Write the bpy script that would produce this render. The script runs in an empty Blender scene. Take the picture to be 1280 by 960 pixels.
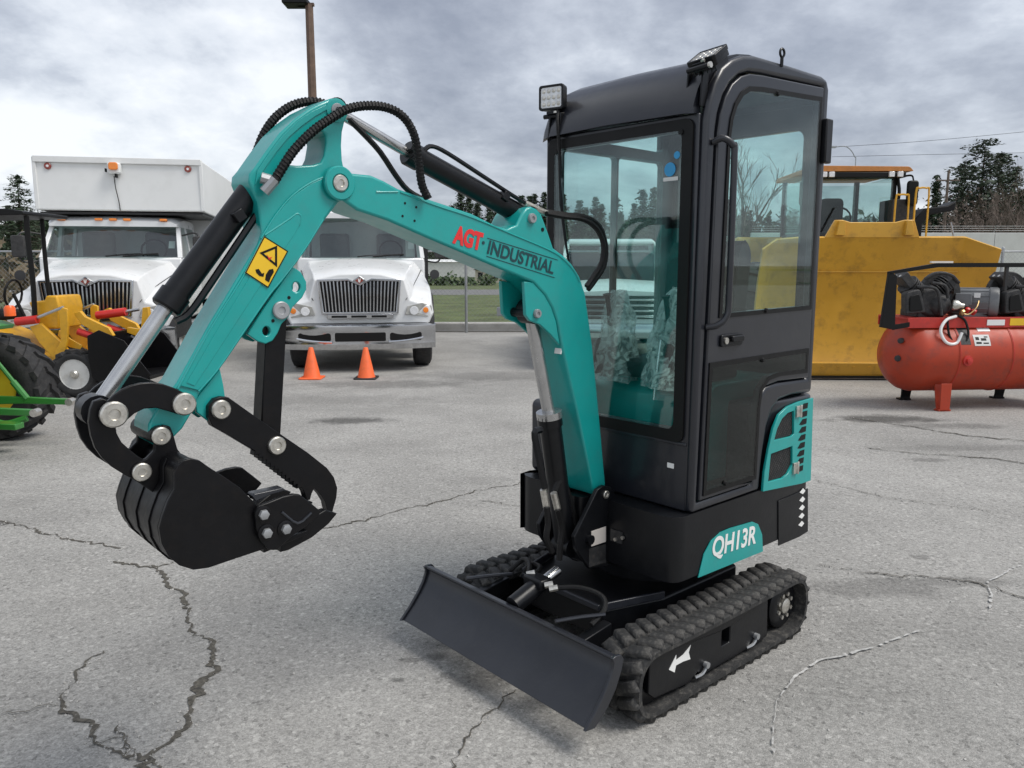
import bpy, math, random
from mathutils import Vector, Matrix, Euler
from mathutils.geometry import delaunay_2d_cdt
random.seed(7)
R = math.radians
sc = bpy.context.scene
COL = sc.collection
# ------------------------------------------------------------------ camera
cd = bpy.data.cameras.new('camera'); cam = bpy.data.objects.new('camera', cd); COL.objects.link(cam)
cd.sensor_width = 36; cd.lens = 27.5625; cd.clip_end = 4000; cd.clip_start = .05
cam.location = (0, 0, 1.55); cam.rotation_euler = (R(90 - 8.645088358442537), 0, 0)
sc.camera = cam
# ------------------------------------------------------------------ sky
SUN_EL, SUN_AZ = 57, 104          # azimuth clockwise from +Y (camera looks along +Y)
w = bpy.data.worlds.new('World'); sc.world = w; w.use_nodes = True
nt = w.node_tree; N = nt.nodes; L = nt.links; N.clear()
def wn(t, **k):
    n = N.new(t)
    for a, b in k.items(): setattr(n, a, b)
    return n
out = wn('ShaderNodeOutputWorld'); bg = wn('ShaderNodeBackground'); bg.inputs[1].default_value = .1
sky = wn('ShaderNodeTexSky', sky_type='NISHITA', sun_disc=False)
sky.sun_elevation = R(SUN_EL); sky.sun_rotation = R(SUN_AZ); sky.air_density = 1.2; sky.dust_density = 1.5
tc = wn('ShaderNodeTexCoord'); sp = wn('ShaderNodeSeparateXYZ'); L.new(tc.outputs['Generated'], sp.inputs[0])
zz = wn('ShaderNodeMath', operation='MAXIMUM'); L.new(sp.outputs[2], zz.inputs[0]); zz.inputs[1].default_value = 0
za = wn('ShaderNodeMath', operation='ADD'); L.new(zz.outputs[0], za.inputs[0]); za.inputs[1].default_value = .36
dv = wn('ShaderNodeVectorMath', operation='DIVIDE'); L.new(tc.outputs['Generated'], dv.inputs[0])
cx = wn('ShaderNodeCombineXYZ')
for i in range(3): L.new(za.outputs[0], cx.inputs[i])
L.new(cx.outputs[0], dv.inputs[1])
mp = wn('ShaderNodeMapping'); mp.inputs['Scale'].default_value = (1.0, 1.0, .6); mp.inputs['Location'].default_value = (2.75, 1.3, 0); L.new(dv.outputs[0], mp.inputs[0])
n1 = wn('ShaderNodeTexNoise'); n1.inputs['Scale'].default_value = .95; n1.inputs['Detail'].default_value = 9; n1.inputs['Roughness'].default_value = .56; n1.inputs['Distortion'].default_value = .35
L.new(mp.outputs[0], n1.inputs['Vector'])
n2 = wn('ShaderNodeTexNoise'); n2.inputs['Scale'].default_value = 3.6; n2.inputs['Detail'].default_value = 7; n2.inputs['Roughness'].default_value = .6; L.new(mp.outputs[0], n2.inputs['Vector'])
ad = wn('ShaderNodeMath', operation='MULTIPLY_ADD'); L.new(n2.outputs[0], ad.inputs[0]); ad.inputs[1].default_value = .50; L.new(n1.outputs[0], ad.inputs[2])
cr = wn('ShaderNodeValToRGB'); e = cr.color_ramp.elements
for p, c in ((.585, (2.4, 2.62, 3.2)), (.67, (3.3, 3.55, 4.15)), (.745, (4.5, 4.8, 5.4)), (.81, (6.0, 6.3, 6.8)), (.90, (7.4, 7.6, 7.9))):
    x = e.new(p); x.color = (*[v / 10 for v in c], 1)
e.remove(e[0]); e.remove(e[-1])
L.new(ad.outputs[0], cr.inputs[0])
sc10 = wn('ShaderNodeVectorMath', operation='SCALE'); L.new(cr.outputs[0], sc10.inputs[0]); sc10.inputs[3].default_value = 7.3
mx = wn('ShaderNodeMix', data_type='RGBA'); mx.inputs[0].default_value = .9
L.new(sky.outputs[0], mx.inputs[6]); L.new(sc10.outputs[0], mx.inputs[7])
L.new(mx.outputs[2], bg.inputs[0]); L.new(bg.outputs[0], out.inputs[0])
# ------------------------------------------------------------------ sun, exposure
sl = bpy.data.lights.new('sun', 'SUN'); sl.energy = 1.5; sl.angle = R(28); sl.color = (1, .96, .9)
sun = bpy.data.objects.new('sun', sl); COL.objects.link(sun)
a_, e_ = R(SUN_AZ), R(SUN_EL)
sd = Vector((math.sin(a_) * math.cos(e_), math.cos(a_) * math.cos(e_), math.sin(e_)))
sun.rotation_euler = sd.to_track_quat('Z', 'Y').to_euler(); sun.location = sd * 60
sc.view_settings.view_transform = 'Standard'; sc.view_settings.look = 'None'; sc.view_settings.gamma = 1
sc.view_settings.exposure = .90
sc.view_settings.use_curve_mapping = False
sc.render.engine = 'CYCLES'
sc.cycles.max_bounces = 8; sc.cycles.transparent_max_bounces = 16; sc.cycles.glossy_bounces = 4
# ------------------------------------------------------------------ materials
MATS = {}
def mat(name, col, rough=.5, metal=0., var=.12, scale=6., bump=0., bscale=60., coat=0., dirt=None, dirt_amt=.0, rvar=.12, spec=.5):
    m = bpy.data.materials.new(name); m.use_nodes = True; t = m.node_tree; b = t.nodes['Principled BSDF']; MATS[name] = m
    b.inputs['Metallic'].default_value = metal; b.inputs['Roughness'].default_value = rough; b.inputs['Coat Weight'].default_value = coat
    b.inputs['Coat Roughness'].default_value = .08; b.inputs['Specular IOR Level'].default_value = spec
    tc = t.nodes.new('ShaderNodeTexCoord'); n = t.nodes.new('ShaderNodeTexNoise'); n.inputs['Scale'].default_value = scale; n.inputs['Detail'].default_value = 6
    t.links.new(tc.outputs['Object'], n.inputs['Vector'])
    mr = t.nodes.new('ShaderNodeMapRange'); mr.inputs[1].default_value = .3; mr.inputs[2].default_value = .7; mr.inputs[3].default_value = 1 - var; mr.inputs[4].default_value = 1 + var
    t.links.new(n.outputs[0], mr.inputs[0])
    v = t.nodes.new('ShaderNodeVectorMath'); v.operation = 'SCALE'; v.inputs[0].default_value = col; t.links.new(mr.outputs[0], v.inputs[3])
    src = v.outputs[0]
    if dirt:
        n3 = t.nodes.new('ShaderNodeTexNoise'); n3.inputs['Scale'].default_value = scale * 2.3; n3.inputs['Detail'].default_value = 9; n3.inputs['Roughness'].default_value = .7
        t.links.new(tc.outputs['Object'], n3.inputs['Vector'])
        m3 = t.nodes.new('ShaderNodeMapRange'); m3.inputs[1].default_value = .5; m3.inputs[2].default_value = .72; m3.inputs[4].default_value = dirt_amt; t.links.new(n3.outputs[0], m3.inputs[0])
        mi = t.nodes.new('ShaderNodeMix'); mi.data_type = 'RGBA'; t.links.new(m3.outputs[0], mi.inputs[0]); t.links.new(src, mi.inputs[6]); mi.inputs[7].default_value = (*dirt, 1); src = mi.outputs[2]
    t.links.new(src, b.inputs['Base Color'])
    r2 = t.nodes.new('ShaderNodeMapRange'); r2.inputs[1].default_value = .3; r2.inputs[2].default_value = .7; r2.inputs[3].default_value = max(.02, rough - rvar * rough); r2.inputs[4].default_value = min(1, rough + rvar * rough)
    n4 = t.nodes.new('ShaderNodeTexNoise'); n4.inputs['Scale'].default_value = scale * 4; n4.inputs['Detail'].default_value = 4; t.links.new(tc.outputs['Object'], n4.inputs['Vector'])
    t.links.new(n4.outputs[0], r2.inputs[0]); t.links.new(r2.outputs[0], b.inputs['Roughness'])
    if bump:
        n5 = t.nodes.new('ShaderNodeTexNoise'); n5.inputs['Scale'].default_value = bscale; n5.inputs['Detail'].default_value = 5; t.links.new(tc.outputs['Object'], n5.inputs['Vector'])
        bp = t.nodes.new('ShaderNodeBump'); bp.inputs['Strength'].default_value = bump; bp.inputs['Distance'].default_value = .01
        t.links.new(n5.outputs[0], bp.inputs['Height']); t.links.new(bp.outputs[0], b.inputs['Normal'])
    return m
def glass(name, tint, refl=1.0, rough=.01, base=.042):
    m = bpy.data.materials.new(name); m.use_nodes = True; t = m.node_tree; t.nodes.clear(); MATS[name] = m
    o = t.nodes.new('ShaderNodeOutputMaterial'); tr = t.nodes.new('ShaderNodeBsdfTransparent'); tr.inputs[0].default_value = (*tint, 1)
    g = t.nodes.new('ShaderNodeBsdfGlossy'); g.inputs[0].default_value = (refl, refl, refl, 1); g.inputs['Roughness'].default_value = rough
    lw = t.nodes.new('ShaderNodeLayerWeight'); pw = t.nodes.new('ShaderNodeMath'); pw.operation = 'POWER'; t.links.new(lw.outputs['Facing'], pw.inputs[0]); pw.inputs[1].default_value = 5
    f = t.nodes.new('ShaderNodeMath'); f.operation = 'MULTIPLY_ADD'; t.links.new(pw.outputs[0], f.inputs[0]); f.inputs[1].default_value = .9; f.inputs[2].default_value = base
    x = t.nodes.new('ShaderNodeMixShader'); t.links.new(f.outputs[0], x.inputs[0]); t.links.new(tr.outputs[0], x.inputs[1]); t.links.new(g.outputs[0], x.inputs[2]); t.links.new(x.outputs[0], o.inputs[0])
    return m
TEAL = (.005, .318, .298)
mat('teal', TEAL, .34, var=.05, coat=.35, bump=.05, bscale=40, dirt=(.045, .235, .23), dirt_amt=.3)
mat('charcoal', (.0135, .015, .0205), .32, var=.1, bump=.03, bscale=300, coat=.25, dirt=(.03, .03, .033), dirt_amt=.3)
mat('satin_black', (.0055, .006, .0075), .34, spec=.32, var=.2, dirt=(.022, .022, .022), dirt_amt=.2, bump=.04, bscale=80)
mat('blade_grey', (.019, .021, .027), .33, var=.2, scale=5, dirt=(.03, .031, .035), dirt_amt=.4, bump=.05, bscale=50, coat=.1)
mat('bucket_black', (.0035, .0035, .0045), .4, spec=.28, var=.2, scale=9, dirt=(.018, .013, .010), dirt_amt=.25, bump=.05, bscale=70)
mat('rubber', (.022, .022, .022), .75, var=.25, scale=14, dirt=(.15, .14, .125), dirt_amt=.7, bump=.3, bscale=90)
mat('hose', (.006, .006, .0065), .55, spec=.3, var=.2, scale=40, bump=.2, bscale=200)
mat('steel', (.62, .62, .62), .22, 1., var=.1, scale=20)
mat('zinc', (.62, .60, .55), .38, .9, var=.2, scale=60, dirt=(.25, .2, .12), dirt_amt=.3)
mat('rod_steel', (.50, .50, .50), .25, .85, var=.12, scale=12)
mat('chrome', (.56, .57, .59), .12, 1., var=.08, scale=5)
mat('decal_white', (.80, .80, .78), .45, var=.04)
mat('decal_red', (.72, .028, .03), .4, var=.05)
mat('decal_dark', (.012, .05, .06), .45, var=.05)
mat('decal_yellow', (.80, .50, .02), .42, var=.06)
mat('decal_black', (.006, .006, .006), .5, spec=.25, var=.05)
mat('decal_blue', (.03, .28, .55), .5, var=.05)
mat('headliner', (.075, .078, .08), .8, var=.1, bump=.1, bscale=300)
mat('seat_black', (.008, .008, .009), .7, spec=.3, var=.2, bump=.15, bscale=120)
mat('lens_white', (.75, .76, .77), .12, var=.15, scale=60, coat=1)
mat('white_paint', (.74, .75, .75), .3, var=.03, scale=2, coat=.4, dirt=(.45, .44, .42), dirt_amt=.18)
mat('box_white', (.76, .77, .76), .5, var=.03, scale=1.2, dirt=(.5, .5, .48), dirt_amt=.2)
mat('dark_trim', (.02, .02, .021), .5, var=.2)
mat('tyre', (.022, .022, .023), .8, var=.25, scale=10, dirt=(.07, .065, .06), dirt_amt=.5, bump=.2, bscale=60)
mat('wheel_white', (.62, .62, .60), .5, var=.06, dirt=(.25, .22, .18), dirt_amt=.4)
mat('amber', (.85, .24, .02), .25, var=.1, coat=.5)
mat('marker_red', (.25, .035, .02), .3, var=.1, coat=.5)
mat('headlight', (.36, .36, .34), .10, var=.3, scale=12, coat=1)
mat('cat_yellow', (.62, .335, .035), .42, var=.10, scale=2.2, dirt=(.20, .115, .03), dirt_amt=.6, bump=.06, bscale=12)
mat('loader_yellow', (.68, .36, .02), .4, var=.1, dirt=(.25, .16, .05), dirt_amt=.3)
mat('tractor_green', (.035, .20, .035), .35, var=.12, coat=.3)
mat('tractor_yellow', (.74, .52, .03), .4, var=.1)
mat('orange_light', (.85, .13, .02), .3, var=.1)
mat('cylinder_red', (.55, .025, .02), .35, var=.12)
mat('cone_orange', (.88, .145, .035), .5, var=.08, dirt=(.35, .09, .04), dirt_amt=.3)
mat('tank_red', (.42, .042, .012), .48, var=.1, scale=3, dirt=(.12, .04, .03), dirt_amt=.6, bump=.05, bscale=14)
mat('rail_red', (.50, .035, .025), .5, var=.12, dirt=(.12, .03, .025), dirt_amt=.4)
mat('roof_orange', (.50, .20, .045), .5, var=.12, dirt=(.2, .1, .04), dirt_amt=.4)
mat('cast_iron', (.03, .03, .031), .6, var=.35, scale=20, dirt=(.12, .10, .08), dirt_amt=.4, bump=.4, bscale=40)
mat('motor_grey', (.16, .165, .17), .45, var=.15, dirt=(.06, .06, .06), dirt_amt=.3)
mat('brass', (.6, .42, .2), .35, .8)
mat('rust_pole', (.14, .09, .065), .7, var=.2)
mat('galvanised', (.38, .39, .40), .45, .6, var=.15)
mat('concrete', (.40, .39, .37), .85, var=.12, scale=2, bump=.2, bscale=20, dirt=(.2, .19, .17), dirt_amt=.5)
mat('wall_white', (.62, .62, .60), .8, var=.06, scale=.6, dirt=(.45, .44, .42), dirt_amt=.5)
mat('house_beige', (.5, .45, .36), .8, var=.08)
mat('roof_dark', (.08, .07, .065), .85, var=.2)
mat('grass', (.075, .10, .03), .9, var=.35, scale=.8, dirt=(.16, .14, .06), dirt_amt=.6, bump=.5, bscale=8)
mat('earth', (.17, .155, .125), .95, var=.25, scale=.15)
mat('road_grey', (.15, .15, .148), .9, var=.15)
mat('bark', (.085, .068, .055), .9, var=.3, scale=8)
mat('twig', (.15, .115, .095), .9, var=.3, scale=3)
mat('brush', (.17, .135, .085), .9, var=.35, scale=1)
mat('needle', (.034, .058, .028), .8, var=.5, scale=.7)
mat('needle_blue', (.045, .065, .04), .8, var=.5, scale=.7)
mat('hedge', (.05, .085, .03), .85, var=.4, scale=1)
mat('crack_fill', (.085, .078, .064), .95, var=.5, scale=60, bump=.5, bscale=200)
mat('chalk', (.44, .435, .42), .9, var=.35, scale=50)
mat('ash_tape', (.62, .62, .6), .6, var=.05)
mat('sticker_paper', (.72, .66, .60), .55, var=.08)
mat('oil_film', (.035, .035, .034), .6, var=.3)
glass('cab_glass', (.84, .945, .93), base=.06)
glass('cab_glass_dark', (.48, .55, .54))
glass('truck_glass', (.50, .60, .59), base=.10)
glass('dozer_glass', (.80, .88, .87))
def plastic_film():
    m = bpy.data.materials.new('film'); m.use_nodes = True; t = m.node_tree; t.nodes.clear(); MATS['film'] = m
    o = t.nodes.new('ShaderNodeOutputMaterial'); tr = t.nodes.new('ShaderNodeBsdfTransparent'); d = t.nodes.new('ShaderNodeBsdfPrincipled')
    d.inputs['Base Color'].default_value = (.62, .66, .65, 1); d.inputs['Roughness'].default_value = .25
    tc = t.nodes.new('ShaderNodeTexCoord'); n = t.nodes.new('ShaderNodeTexNoise'); n.inputs['Scale'].default_value = 16; n.inputs['Detail'].default_value = 5; n.inputs['Distortion'].default_value = 2
    t.links.new(tc.outputs['Object'], n.inputs['Vector'])
    mr = t.nodes.new('ShaderNodeMapRange'); mr.inputs[1].default_value = .42; mr.inputs[2].default_value = .66; mr.inputs[3].default_value = .22; mr.inputs[4].default_value = .85
    t.links.new(n.outputs[0], mr.inputs[0])
    b = t.nodes.new('ShaderNodeBump'); b.inputs['Strength'].default_value = 1; b.inputs['Distance'].default_value = .02; t.links.new(n.outputs[0], b.inputs['Height']); t.links.new(b.outputs[0], d.inputs['Normal'])
    x = t.nodes.new('ShaderNodeMixShader'); t.links.new(mr.outputs[0], x.inputs[0]); t.links.new(tr.outputs[0], x.inputs[1]); t.links.new(d.outputs[0], x.inputs[2]); t.links.new(x.outputs[0], o.inputs[0])
plastic_film()
# ------------------------------------------------------------------ mesh helpers
def inpoly(p, P):
    c = False; x, z = p
    for i in range(len(P)):
        (a, b), (d, e) = P[i - 1], P[i]
        if (b > z) != (e > z) and x < (d - a) * (z - b) / (e - b) + a: c = not c
    return c
class MB:
    def __init__(s): s.v = []; s.f = []
    def add(s, vs, fs):
        o = len(s.v); s.v += [tuple(v) for v in vs]; s.f += [tuple(i + o for i in f) for f in fs]; return s
    def box(s, c, d, rot=None):
        x, y, z = [k / 2 for k in d]; vs = [Vector((i, j, k)) for i in (-x, x) for j in (-y, y) for k in (-z, z)]
        if rot: m = Euler(rot).to_matrix(); vs = [m @ v for v in vs]
        vs = [v + Vector(c) for v in vs]
        return s.add(vs, [(0, 1, 3, 2), (4, 6, 7, 5), (0, 4, 5, 1), (2, 3, 7, 6), (0, 2, 6, 4), (1, 5, 7, 3)])
    def prism(s, poly, a0, a1, ax='y', holes=()):
        def P(u, v, a): return (u, a, v) if ax == 'y' else ((a, u, v) if ax == 'x' else (u, v, a))
        loops = [list(poly)] + [list(h) for h in holes]; n = [len(l) for l in loops]; tot = sum(n); fl = [p for l in loops for p in l]
        vs = [P(*p, a0) for p in fl] + [P(*p, a1) for p in fl]; fs = []
        if holes:
            ed = []; o = 0
            for k in n: ed += [(o + i, o + (i + 1) % k) for i in range(k)]; o += k
            cv, ce, cf, ov, oe, of = delaunay_2d_cdt([Vector(p) for p in fl], ed, [], 0, 1e-6)
            for t in cf:
                c = sum((cv[i] for i in t), Vector((0, 0))) / 3
                if inpoly(c, loops[0]) and not any(inpoly(c, h) for h in loops[1:]):
                    if not all(ov[i] for i in t): print('CROSSING HOLE', len(poly), [tuple(cv[i]) for i in t if not ov[i]]); continue
                    t = [ov[i][0] for i in t]; fs += [tuple(t), tuple(i + tot for i in reversed(t))]
        else:
            fs += [tuple(range(tot)), tuple(range(2 * tot - 1, tot - 1, -1))]
        o = 0
        for k in n:
            for i in range(k): a, b = o + i, o + (i + 1) % k; fs.append((a, a + tot, b + tot, b))
            o += k
        return s.add(vs, fs)
    def loft(s, rings, closed=True, caps=True):
        k = len(rings[0]); vs = [p for r in rings for p in r]; fs = []
        for i in range(len(rings) - 1):
            for j in range(k if closed else k - 1):
                a, b = i * k + j, i * k + (j + 1) % k; fs.append((a, b, b + k, a + k))
        if caps and closed: fs += [tuple(range(k - 1, -1, -1)), tuple(range((len(rings) - 1) * k, len(rings) * k))]
        return s.add(vs, fs)
    def cyl(s, p0, p1, r, r1=None, n=16, caps=True):
        p0, p1 = Vector(p0), Vector(p1); r1 = r if r1 is None else r1; d = (p1 - p0).normalized(); q = d.to_track_quat('Z', 'Y').to_matrix()
        ring = lambda c, rr: [c + q @ Vector((rr * math.cos(2 * math.pi * i / n), rr * math.sin(2 * math.pi * i / n), 0)) for i in range(n)]
        return s.loft([ring(p0, r), ring(p1, r1)], True, caps)
    def lathe(s, c, d, prof, n=24, caps=True):
        c = Vector(c); q = Vector(d).normalized().to_track_quat('Z', 'Y').to_matrix()
        return s.loft([[c + q @ Vector((r * math.cos(2 * math.pi * i / n), r * math.sin(2 * math.pi * i / n), h)) for i in range(n)] for h, r in prof], True, caps)
    def tube(s, pts, r, n=8, sub=6):
        pts = [Vector(p) for p in pts]
        if sub > 1 and len(pts) > 2:
            q = [pts[0] * 2 - pts[1]] + pts + [pts[-1] * 2 - pts[-2]]; o = []
            for i in range(1, len(q) - 2):
                for j in range(sub):
                    t = j / sub; a, b, c, d = q[i - 1:i + 3]
                    o.append(.5 * ((2 * b) + (c - a) * t + (2 * a - 5 * b + 4 * c - d) * t * t + (3 * b - a - 3 * c + d) * t ** 3))
            pts = o + [pts[-1]]
        rings = []; up = Vector((0.03, .1, 1)).normalized(); m = len(pts)
        for i, p in enumerate(pts):
            d = (pts[min(i + 1, m - 1)] - pts[max(i - 1, 0)]).normalized(); x = d.cross(up)
            x = x.normalized() if x.length > 1e-4 else Vector((1, 0, 0)); y = d.cross(x); up = (-y if (-y).dot(up) > 0 else y)
            rr = r[i * (len(r) - 1) // max(1, m - 1)] if isinstance(r, (list, tuple)) else r
            rings.append([p + (x * math.cos(2 * math.pi * k / n) + up * math.sin(2 * math.pi * k / n)) * rr for k in range(n)])
        return s.loft(rings)
    def mesh(s, name, smooth=38):
        me = bpy.data.meshes.new(name); me.from_pydata(s.v, [], s.f); me.validate(); me.update()
        import bmesh
        b = bmesh.new(); b.from_mesh(me); bmesh.ops.recalc_face_normals(b, faces=b.faces); b.to_mesh(me); b.free()
        if smooth:
            for p in me.polygons: p.use_smooth = True
            me.set_sharp_from_angle(angle=R(smooth))
        return me
def obj(name, mb, m, parent=None, bevel=0, smooth=38, seg=2, sub=0, label=None):
    me = mb.mesh(name, smooth) if isinstance(mb, MB) else mb
    if not me.materials: me.materials.append(MATS[m])
    o = bpy.data.objects.new(name, me); COL.objects.link(o); o.parent = parent
    if bevel:
        b = o.modifiers.new('bevel', 'BEVEL'); b.width = bevel; b.segments = seg; b.limit_method = 'ANGLE'; b.angle_limit = R(40); b.harden_normals = False
    if sub:
        b = o.modifiers.new('sub', 'SUBSURF'); b.levels = b.render_levels = sub
    if label: o['label'] = label
    return o
def tag(o, label, cat, group=None, kind=None):
    if label: o['label'] = label
    if cat: o['category'] = cat
    if group: o['group'] = group
    if kind: o['kind'] = kind
    return o
def thing(name, label, cat, loc=(0, 0, 0), rz=0, group=None, scale=1):
    o = bpy.data.objects.new(name, None); COL.objects.link(o); o.location = loc; o.rotation_euler = (0, 0, rz); o.scale = (scale,) * 3
    o.empty_display_size = .2
    return tag(o, label, cat, group)
def struct(name, mb, m, parent=None, **k):
    o = obj(name, mb, m, parent, **k); o['kind'] = 'structure'; return o
def dup(root, loc, rz=0, label=None, scale=None):
    def cp(o, par):
        c = o.copy(); COL.objects.link(c); c.parent = par
        for ch in [x for x in o.children]: cp(ch, c)
        return c
    r = cp(root, None); r.location = loc; r.rotation_euler = (0, 0, rz)
    if scale: r.scale = (scale,) * 3
    if label: r['label'] = label
    return r
def inst(name, src, parent, loc, rot=(0, 0, 0), scale=None):
    o = bpy.data.objects.new(name, src); COL.objects.link(o); o.parent = parent; o.location = loc; o.rotation_euler = rot
    if scale: o.scale = scale
    return o
def text(name, body, size, m, parent, origin, ux, uy, shear=0, sx=1., off=0., extr=.0008):
    c = bpy.data.curves.new(name, 'FONT'); c.body = body; c.size = size; c.shear = shear; c.extrude = extr; c.offset = off; c.space_character = 1.0
    t = bpy.data.objects.new(name + '_src', c); COL.objects.link(t); dg = bpy.context.evaluated_depsgraph_get(); me = bpy.data.meshes.new_from_object(t.evaluated_get(dg)); bpy.data.objects.remove(t)
    ux, uy = Vector(ux).normalized(), Vector(uy); uy = (uy - ux * uy.dot(ux)).normalized(); uz = ux.cross(uy)
    mt = Matrix((ux * sx, uy, uz)).transposed().to_4x4(); mt.translation = Vector(origin); me.transform(mt)
    me.materials.clear(); me.materials.append(MATS[m])
    o = bpy.data.objects.new(name, me); COL.objects.link(o); o.parent = parent; return o
def circ(cx, cz, r, n=16, a0=0, a1=360): return [(cx + r * math.cos(R(a0 + (a1 - a0) * i / n)), cz + r * math.sin(R(a0 + (a1 - a0) * i / n))) for i in range(n if a1 - a0 == 360 else n + 1)]
def rrect(x0, x1, z0, z1, r, n=4):
    o = []
    for cx, cz, a in ((x1 - r, z1 - r, 0), (x0 + r, z1 - r, 90), (x0 + r, z0 + r, 180), (x1 - r, z0 + r, 270)):
        o += [(cx + r * math.cos(R(a + 90 * i / n)), cz + r * math.sin(R(a + 90 * i / n))) for i in range(n + 1)]
    return o
# ------------------------------------------------------------------ ground
def asphalt(dark_patches):
    m = bpy.data.materials.new('asphalt'); m.use_nodes = True; t = m.node_tree; b = t.nodes['Principled BSDF']; MATS['asphalt'] = m
    nd = t.nodes.new; lk = t.links.new
    tc = nd('ShaderNodeTexCoord').outputs['Object']
    def noise(s, d=4, r=.55, dist=0):
        n = nd('ShaderNodeTexNoise'); n.inputs['Scale'].default_value = s; n.inputs['Detail'].default_value = d; n.inputs['Roughness'].default_value = r; n.inputs['Distortion'].default_value = dist; lk(tc, n.inputs['Vector']); return n.outputs[0]
    def mrange(x, a, b_, c, d):
        n = nd('ShaderNodeMapRange'); lk(x, n.inputs[0])
        for i, v in enumerate((a, b_, c, d)): n.inputs[i + 1].default_value = v
        return n.outputs[0]
    def math_(op, a, c):
        n = nd('ShaderNodeMath'); n.operation = op
        for i, v in enumerate((a, c)):
            if isinstance(v, (int, float)): n.inputs[i].default_value = v
            else: lk(v, n.inputs[i])
        return n.outputs[0]
    vo = nd('ShaderNodeTexVoronoi'); vo.inputs['Scale'].default_value = 170; lk(tc, vo.inputs['Vector'])
    sp = nd('ShaderNodeSeparateColor'); lk(vo.outputs['Color'], sp.inputs[0])
    vo2 = nd('ShaderNodeTexVoronoi'); vo2.inputs['Scale'].default_value = 70; lk(tc, vo2.inputs['Vector']); sp2 = nd('ShaderNodeSeparateColor'); lk(vo2.outputs['Color'], sp2.inputs[0])
    stone = mrange(sp.outputs[0], 0, 1, .76, 1.20)
    bright = mrange(sp2.outputs[1], .86, 1, 0, .34)
    dark = mrange(sp2.outputs[2], .88, 1, 0, -.3)
    base = math_('ADD', math_('ADD', stone, bright), dark)
    big = mrange(noise(.55, 7, .66, .6), .3, .7, .80, 1.14); mid = mrange(noise(2.2, 6, .65), .3, .7, .93, 1.07); fine = mrange(noise(42, 3), .3, .7, .87, 1.13)
    val = math_('MULTIPLY', math_('MULTIPLY', base, big), math_('MULTIPLY', mid, fine))
    acc = None; wob = noise(3.2, 6, .7)
    for (x, y, rx, ry, st) in dark_patches:
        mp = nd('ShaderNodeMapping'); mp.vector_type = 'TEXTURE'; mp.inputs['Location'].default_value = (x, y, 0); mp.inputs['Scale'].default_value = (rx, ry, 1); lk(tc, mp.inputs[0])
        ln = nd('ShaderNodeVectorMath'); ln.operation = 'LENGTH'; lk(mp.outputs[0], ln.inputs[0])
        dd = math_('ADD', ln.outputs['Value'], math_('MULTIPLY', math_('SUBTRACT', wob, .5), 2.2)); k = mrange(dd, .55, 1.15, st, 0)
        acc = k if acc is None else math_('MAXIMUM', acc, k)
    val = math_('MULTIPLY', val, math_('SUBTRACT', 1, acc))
    sc_ = nd('ShaderNodeVectorMath'); sc_.operation = 'SCALE'; sc_.inputs[0].default_value = (.318, .311, .294); lk(val, sc_.inputs[3]); lk(sc_.outputs[0], b.inputs['Base Color'])
    b.inputs['Roughness'].default_value = .9; b.inputs['Specular IOR Level'].default_value = .3
    bp = nd('ShaderNodeBump'); bp.inputs['Strength'].default_value = .38; bp.inputs['Distance'].default_value = .006
    lk(math_('ADD', math_('MULTIPLY', vo.outputs['Distance'], -1.0), math_('MULTIPLY', sp.outputs[1], .5)), bp.inputs['Height']); lk(bp.outputs[0], b.inputs['Normal'])
DARK_PATCHES = [(-1.61, 7.73, 0.42, 0.18, 0.6), (3.78, 7.82, 0.6, 0.24, 0.65), (4.29, 7.5, 0.6, 0.14, 0.35), (-1.68, 10.19, 1.3, 0.34, 0.36), (3.34, 6.13, 0.22, 0.07, 0.35), (2.18, 4.01, 0.06, 0.05, 0.4), (1.79, 3.61, 0.35, 0.12, 0.3), (2.06, 3.69, 0.5, 0.06, 0.3), (-0.3, 2.94, 0.06, 0.03, 0.45), (-0.21, 3.04, 0.1, 0.05, 0.35), (-0.43, 2.76, 0.03, 0.02, 0.5), (-0.12, 2.76, 0.14, 0.07, 0.4), (-0.24, 2.79, 0.05, 0.03, 0.4), (-0.29, 5.54, 0.35, 0.12, 0.12), (-0.4, 2.91, 0.05, 0.02, 0.4), (0.0, 10.95, 1.8, 0.5, 0.26), (-2.23, 8.96, 1.5, 0.4, 0.2), (0.92, 2.7, 0.6, 0.3, 0.1), (-2.94, 4.79, 0.5, 0.3, 0.1), (-3.09, 4.56, 0.05, 0.06, 0.6), (-1.14, 3.08, 0.8, 0.5, 0.08), (4.04, 6.55, 1.0, 0.12, 0.2)]  # wet stains and other darker patches, as soft ellipses in the asphalt colour
asphalt(DARK_PATCHES)
g = MB(); g.add([(-900, -60, -.02), (900, -60, -.02), (900, 1800, -.02), (-900, 1800, -.02)], [(0, 1, 2, 3)])
struct('ground', g, 'earth', smooth=0)
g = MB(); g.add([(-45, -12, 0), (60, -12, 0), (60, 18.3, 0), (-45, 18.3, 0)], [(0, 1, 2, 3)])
lot = struct('asphalt_lot', g, 'asphalt', smooth=0)
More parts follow.
